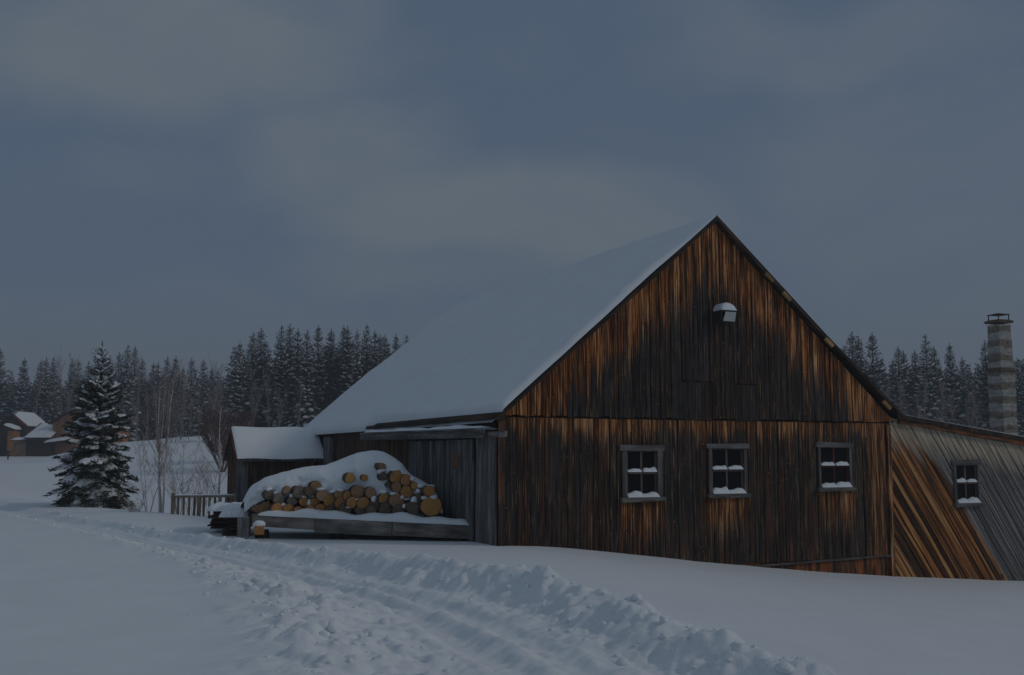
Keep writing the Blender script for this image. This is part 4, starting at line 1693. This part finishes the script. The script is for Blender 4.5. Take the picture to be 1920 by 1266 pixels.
LA = [(mesh_arrays(a, 3), mesh_arrays(b, 4)) for a, b, c in lowm]
fn_, fs_ = Acc(), Acc()
places = []
for (x0, x1, yt, Yd, n) in ((-15, 445, 688, 156, 46), (440, 800, 640, 112, 36), (1570, 1935, 668, 104, 36), (-15, 440, 705, 151, 30), (440, 700, 680, 106, 20), (800, 1570, 700, 108, 34)):
    for i in range(n):
        places.append((x0 + (x1 - x0) * (i + rf.rand()) / n, yt + abs(rf.normal(0, 16)), Yd + rf.uniform(-3, 6)))
for px, py, Y in places:
    top = at(px, py, Y)
    gz = float(ground_z(top.x, Y)) - .3
    k = (top.z - gz) / 10
    a = rf.rand() * 6.28
    R = np.array([[math.cos(a), -math.sin(a), 0], [math.sin(a), math.cos(a), 0], [0, 0, 1]])
    (v1, f1), (v2, f2) = LA[rf.randint(2)]
    scv = np.array([k, k, k])
    fn_.add(v1 @ R.T * scv + np.array([top.x, Y, gz]), f1)
    fs_.add(v2 @ R.T * scv + np.array([top.x, Y, gz]), f2)
wood_e = empty('forest')
tag(wood_e, 'dense dark snowy spruce wood filling the gaps behind the treeline', 'forest', kind='stuff')
link('crowns', fn_.mesh('crowns'), M_NEEDFAR, wood_e)
link('snow', fs_.mesh('snow', True), SNOW_TREE, wood_e)


# bare trees
def bare(seed, H, r0, stems=1, spread=.12, nb=16, ang=.55, sub=2, lean=0.0, kk=5, low=.3, rmin=.0016):
    r = np.random.RandomState(seed)
    tr, tw = Acc(), Acc()

    def grow(p, d, L, rad, lev):
        m = 7 if lev == 0 else 5
        P = [np.array(p, float)]
        d = np.array(d, float)
        for i in range(m):
            d = d + r.normal(0, .05 + .06 * lev, 3) + np.array([0, 0, .06 * lev])
            d /= np.linalg.norm(d)
            P.append(P[-1] + d * L / m)
        P = np.array(P)
        rr_ = rad * np.linspace(1, .18 if lev == 0 else .25, m + 1)
        V, F = tube(P, rr_, kk if lev == 0 else 3)
        (tr if lev == 0 else tw).add(V, F)
        if lev < sub:
            n = nb if lev == 0 else 5
            for i in range(n):
                q = r.uniform(low if lev == 0 else .2, .97)
                c = np.array([np.interp(q, np.linspace(0, 1, m + 1), P[:, k]) for k in range(3)])
                az = r.rand() * 6.28
                a = ang * r.uniform(.6, 1.3)
                s = np.array([math.cos(az), math.sin(az), 0])
                nd = d * 0 + (P[-1] - P[0]) / np.linalg.norm(P[-1] - P[0]) * math.cos(a) + s * math.sin(a)
                grow(c, nd, L * r.uniform(.18, .36) * (1.15 - q * .6) * (1 if lev == 0 else 1.4), max(rmin * H, rad * (1 - q) * .38), lev + 1)

    for s in range(stems):
        a = 6.28 * s / max(1, stems) + r.rand()
        sp = spread if stems > 1 else lean
        grow((math.cos(a) * r0 * (stems > 1), math.sin(a) * r0 * (stems > 1), -.2), (math.cos(a) * sp, math.sin(a) * sp, 1), H * r.uniform(.85, 1.0), r0 * r.uniform(.75, 1), 0)
    return tr.mesh('trunk', True), tw.mesh('branches')


def put_bare(name, ms, loc, rz, label, mats, group=None, cat='tree', sc=(1, 1, 1)):
    return put_tree(name, ms, loc, rz, sc, label, cat, group, mats, ('trunk', 'branches'))


def gpt(px, Y):
    p = at(px, 850, Y)
    return (p.x, Y, float(ground_z(p.x, Y)))


put_bare('birch_tree', bare(51, 4.1, .042, 3, .05, 22, .5, 2, low=.25, rmin=.0013), gpt(306, 29.6), 1.0, 'clump of three pale bare birch stems left of the railing fence', (M_BIRCH, M_TWIG))
put_bare('birch_tree', bare(52, 4.0, .05, 1, .1, 30, .7, 2, .03, low=.15, rmin=.0015), gpt(414, 31.5), .3, 'single bare birch standing right behind the railing fence', (M_BIRCH, M_TWIG))
put_bare('bare_bush', bare(53, .6, .006, 14, .5, 7, .5, 2, rmin=.0045), gpt(256, 29.3), .3, 'small bare twiggy bush at the right foot of the nearest spruce', (M_TWIG, M_TWIG), cat='bush')
shr = [(bare(54, 3.2, .03, 26, .42, 14, .5, 2, rmin=.0042)), ]
for i, (px, Y, s, lab) in enumerate([(418, 62, 1.0, 'reddish brown bare shrub just left of the side shed roof'), (434, 66, 1.1, 'taller brown bare shrub touching the side shed gable'), (402, 80, .8, 'small brown bare shrub at the edge of the snowy hill')]):
    if i == 0:
        s0 = put_bare('bare_shrub', shr[0], gpt(px, Y), .5, lab, (M_TWIGDARK, M_TWIGDARK), 'brown shrubs by the side shed', 'shrub')
    else:
        copy_tree(s0, gpt(px, Y), i * 2.0, (s, s, s), lab)
for i, (px, Y, H, lab) in enumerate([(338, 33.0, 3.0, 'tallest pale frosty sapling just behind the open end of the railing fence'), (362, 36.0, 2.4, 'low spreading pale sapling above the middle of the railing fence'),
                                      (386, 38.5, 2.8, 'pale sapling between the railing fence and the brown shrubs'), (282, 33.5, 2.6, 'thin pale sapling between the nearest spruce and the birch clump')]):
    put_bare('bare_sapling', bare(70 + i, H, .02, 3, .22, 16, .7, 2, low=.12, rmin=.0022), gpt(px, Y), i * 1.1, lab, (M_PALETWIG, M_PALETWIG), 'pale saplings by the railing fence', 'sapling')
FB = [bare(61, 9, .07, 1, .1, 26, .5, 2, .03, low=.25), bare(62, 9, .06, 2, .08, 20, .45, 2, low=.3)]
WHERE_A = 'in front of the left treeline'
bare_list = [(253, 655, 138, 0), (118, 668, 140, 1), (57, 680, 139, 0), (296, 690, 88, 1), (313, 705, 86, 0), (338, 700, 84, 1), (352, 735, 82, 0), (372, 705, 92, 0), (394, 680, 138, 1), (275, 720, 90, 0), (328, 748, 80, 1)]
bl_c = [(1664, 700, 84, 0), (1700, 720, 82, 1), (1736, 700, 80, 0), (1765, 715, 83, 1), (1795, 725, 80, 0), (1822, 735, 82, 1), (1718, 735, 78, 0), (1840, 745, 80, 0)]
bl_b = [(505, 700, 94, 0), (470, 690, 95, 1), (556, 700, 95, 0), (520, 730, 90, 1)]
FBS = {}
for grp, lst, where in (('bare trees along the left treeline', bare_list, 'before the left treeline'), ('bare trees behind the lean-to', bl_c, 'behind the lean-to roof'), ('bare trees by the stand behind the side shed', bl_b, 'above the side shed roof')):
    for i, (px, py, Y, v) in enumerate(sorted(lst)):
        x, y_, gz = gpt(px, Y)
        k = (at(px, py, Y).z - gz) / 8.6
        lab = '%s bare grey tree, %s from the left %s' % (('single stemmed', 'twin stemmed')[v], ORD[i], where)
        if v in FBS:
            copy_tree(FBS[v], (x, y_, gz), rt.uniform(0, 6), (k, k, k), lab, grp)
        else:
            FBS[v] = put_bare('bare_tree', FB[v], (x, y_, gz), 0, lab, (M_GREYTRUNK, M_TWIG), grp, sc=(k, k, k))

# ------------------------------------------------------------------ far farm buildings on the left
M_FWALL = plain('far_brown_boards', (.34, .15, .075), .9, .4, 1.2)
M_FGREY_SUNLIT = plain('far_sunlit_grey_boards', (.21, .155, .11), .9, .5, 1.0)  # grey-brown boards; sunlight on the shed's left wall part is put into the tone
M_FDARK = plain('far_dark_boards', (.05, .035, .03), .9, .4, 1.0)
M_ORANGE = plain('far_orange_boards', (.38, .17, .065), .9, .3, 1.0)


def slab_snow(parent, pts, th=.25, name='snow'):
    """snow slab over a roof plane given 4 corner points (counter clockwise from above)"""
    V = [Vector(p) for p in pts]
    n = 8
    VV, F = [], []
    for i in range(n + 1):
        for j in range(n + 1):
            a, b = i / n, j / n
            p = (V[0] * (1 - a) + V[1] * a) * (1 - b) + (V[3] * (1 - a) + V[2] * a) * b
            e = min(1, a * 5, (1 - a) * 5, b * 5, (1 - b) * 5)
            VV.append(p + Vector((0, 0, .01 + th * math.sqrt(max(0, 1 - (1 - e) ** 2)))))
    for i in range(n):
        for j in range(n):
            a = i * (n + 1) + j
            F.append((a, a + n + 1, a + n + 2, a + 1))
    return link(name, np_mesh(name, np.array(VV), np.array(F), True), SNOW_SOFT, parent)


def far_origin(px, Y):
    p = at(px, 850, Y)
    return Vector((p.x, Y, float(ground_z(p.x, Y)) - .2))


YF = 118.0
mpp = YF / 2078
# gambrel house
o0 = far_origin(97, YF)
zt = lambda py: at(97, py, YF).z - o0.z
hs = empty('farm_house', o0, -.1)
tag(hs, 'brown gambrel roofed farm house half hidden by the nearest spruce', 'house')
Wd = 92 * mpp
prof = [(0, 0), (Wd, 0), (Wd, zt(793)), (Wd * .68, zt(776)), (Wd * .5, zt(771)), (Wd * .32, zt(776)), (0, zt(793))]
m = MB()
m.prism(prof, 0, 7, front)
m.build('wall', M_FWALL, hs)
m = MB()
e = .25
for a, b in (((-.35, zt(796)), (Wd * .32, zt(775))), ((Wd * .32, zt(775)), (Wd * .5, zt(769))), ((Wd * .5, zt(769)), (Wd * .68, zt(775))), ((Wd * .68, zt(775)), (Wd + .35, zt(796)))):
    m.prism([a, b, (b[0], b[1] + .15), (a[0], a[1] + .15)], -.4, 7.3, front)
rf_ = m.build('roof', M_FDARK, hs)
slab_snow(rf_, [(-.4, -.45, zt(796) + .16), (Wd * .33, -.45, zt(775) + .16), (Wd * .33, 7.3, zt(775) + .16), (-.4, 7.3, zt(796) + .16)], .3)
slab_snow(rf_, [(Wd * .33, -.45, zt(775) + .16), (Wd * .5, -.45, zt(769) + .16), (Wd * .5, 7.3, zt(769) + .16), (Wd * .33, 7.3, zt(775) + .16)], .3)
wx0 = 22 * mpp
wn_ = MB()
wz0, wz1 = zt(811), zt(799)
wn_.box((wx0, -.08, wz0), (wx0 + .75, -.005, wz1))
wf = wn_.build('window', M_WHITE, hs)
m = MB()
m.box((wx0 + .1, -.1, wz0 + .1), (wx0 + .34, -.082, wz1 - .1))
m.box((wx0 + .41, -.1, wz0 + .1), (wx0 + .65, -.082, wz1 - .1))
m.build('pane', M_GLASS, wf)
m = MB()
m.prism([(-.1, zt(833)), (2.2, zt(828)), (2.2, zt(826)), (-.1, zt(831))], -1.4, -.01, front)
pr = m.build('porch_roof', M_FDARK, hs)
slab_snow(pr, [(-.2, -1.5, zt(831)), (2.2, -1.5, zt(826)), (2.2, -.05, zt(826) + .25), (-.2, -.05, zt(831) + .25)], .25)

# long shed in front of it
o1 = far_origin(25, YF - 1)
sh2 = empty('farm_shed', o1, 0)
tag(sh2, 'low grey board shed with wide snowy roof beside the farm house', 'shed')
z1_ = lambda py: at(25, py, YF - 1).z - o1.z
mp1 = (YF - 1) / 2078
m = MB()
m.prism([(0, 0), (23 * mp1, 0), (23 * mp1, z1_(826)), (0, z1_(829))], 0, 3.0, front)
m.build('wall', M_FGREY_SUNLIT, sh2)
m = MB()
m.prism([(23.05 * mp1, 0), (70 * mp1, 0), (70 * mp1, z1_(822)), (23.05 * mp1, z1_(822))], .02, 3.4, front)
m.build('wall', M_FDARK, sh2)
m = MB()
m.prism([(-.3, z1_(822) - .05), (3.5, z1_(794)), (3.5, z1_(794) + .12), (-.3, z1_(822) + .07)], 21 * mp1, 71 * mp1, lambda p, q, y: (y, p, q))
m.prism([(-.2, z1_(827)), (3.0, z1_(824)), (3.0, z1_(824) + .1), (-.2, z1_(827) + .1)], -.2, 22.9 * mp1, lambda p, q, y: (y, p, q))
r2 = m.build('roof', M_FDARK, sh2)
slab_snow(r2, [(20.5 * mp1, -.35, z1_(822) + .07), (71.5 * mp1, -.35, z1_(822) + .07), (71.5 * mp1, 3.6, z1_(794) + .12), (23.5 * mp1, 3.6, z1_(794) + .12)], .2)
slab_snow(r2, [(-.25, -.25, z1_(827) + .1), (20.4 * mp1, -.25, z1_(827) + .1), (20.4 * mp1, 3.0, z1_(823) + .1), (-.25, 3.0, z1_(823) + .1)], .2)

# red trimmed cottage
YR = 124.0
o2 = far_origin(2, YR)
ct = empty('cottage', o2, 0)
tag(ct, 'small dark cottage with red roof trim and orange porch at the far left', 'cottage')
z2 = lambda py: at(2, py, YR).z - o2.z
mp2 = YR / 2078
xr, xl, xe = 22 * mp2, -12 * mp2, 50 * mp2
zpk, zev = z2(778), z2(801)
m = MB()
m.prism([(xl + .4, 0), (xe - .3, 0), (xe - .3, zev - .1), (xr, zpk - .15), (xl + .4, zpk - 1.5)], 0, 5, front)
m.build('wall', M_FDARK, ct)
m = MB()
m.prism([(xr, zpk), (xe, zev), (xe, zev + .12), (xr, zpk + .12)], -.3, 5.2, front)
m.prism([(xr - .01, zpk), (xl, zpk - 1.6), (xl, zpk - 1.48), (xr - .01, zpk + .12)], -.3, 5.2, front)
r3 = m.build('roof', M_FDARK, ct)
m = MB()
m.prism([(xr, zpk - .1), (xe + .02, zev - .14), (xe + .02, zev + .13), (xr, zpk + .14)], -.36, -.303, front)
m.build('red_trim', M_REDTRIM, r3)
slab_snow(r3, [(xr, -.3, zpk + .12), (xe + .05, -.3, zev + .12), (xe + .05, 5.2, zev + .12), (xr, 5.2, zpk + .12)], .5)
m = MB()
px0, px1 = 22 * mp2, 34 * mp2
m.box((px0, -1.5, 0), (px1, -.02, z2(808)))
pch = m.build('porch', M_ORANGE, ct)
m = MB()
m.prism([(16 * mp2, z2(799)), (38 * mp2, z2(807)), (38 * mp2, z2(806)), (16 * mp2, z2(798))], -1.8, -.03, front)
m.build('porch_roof', M_FDARK, pch)
slab_snow(pch, [(16 * mp2, -1.9, z2(798)), (38 * mp2, -1.9, z2(806)), (38 * mp2, -.05, z2(806)), (16 * mp2, -.05, z2(798))], .3)

# rail fence out in the far field
fo = far_origin(0, 112)
rfn = empty('rail_fence', (fo.x - 2, fo.y, fo.z + .2), 0)
tag(rfn, 'low dark rail fence in the far field at the left edge', 'fence')
m = MB()
for hz2 in (.42, .78):
    m = MB()
    m.bar((-6, 0, hz2), (3.2, 0, hz2), .08, .12)
    m.build('rail', W_DARK, rfn)
for k in range(5):
    m = MB()
    m.bar((-5.6 + k * 2.1, .06, -.2), (-5.6 + k * 2.1, .06, .95), .1, .1, (0, 1, 0))
    m.build('post', W_DARK, rfn)

# ------------------------------------------------------------------ air
hb = MB()
hb.box((-560, -90, -9), (560, 660, 32))
air = hb.build('haze', None)
hm_ = bpy.data.materials.new('haze')
hm_.use_nodes = True
hn = hm_.node_tree
hn.nodes.clear()
pv = hn.nodes.new('ShaderNodeVolumePrincipled')
pv.inputs['Color'].default_value = (.88, .93, 1.0, 1)
pv.inputs['Density'].default_value = .0019
pv.inputs['Anisotropy'].default_value = .2
ho = hn.nodes.new('ShaderNodeOutputMaterial')
hn.links.new(pv.outputs[0], ho.inputs['Volume'])
air.data.materials.append(hm_)
tag(air, 'thin pale winter haze that softens the far trees', 'haze', kind='stuff')
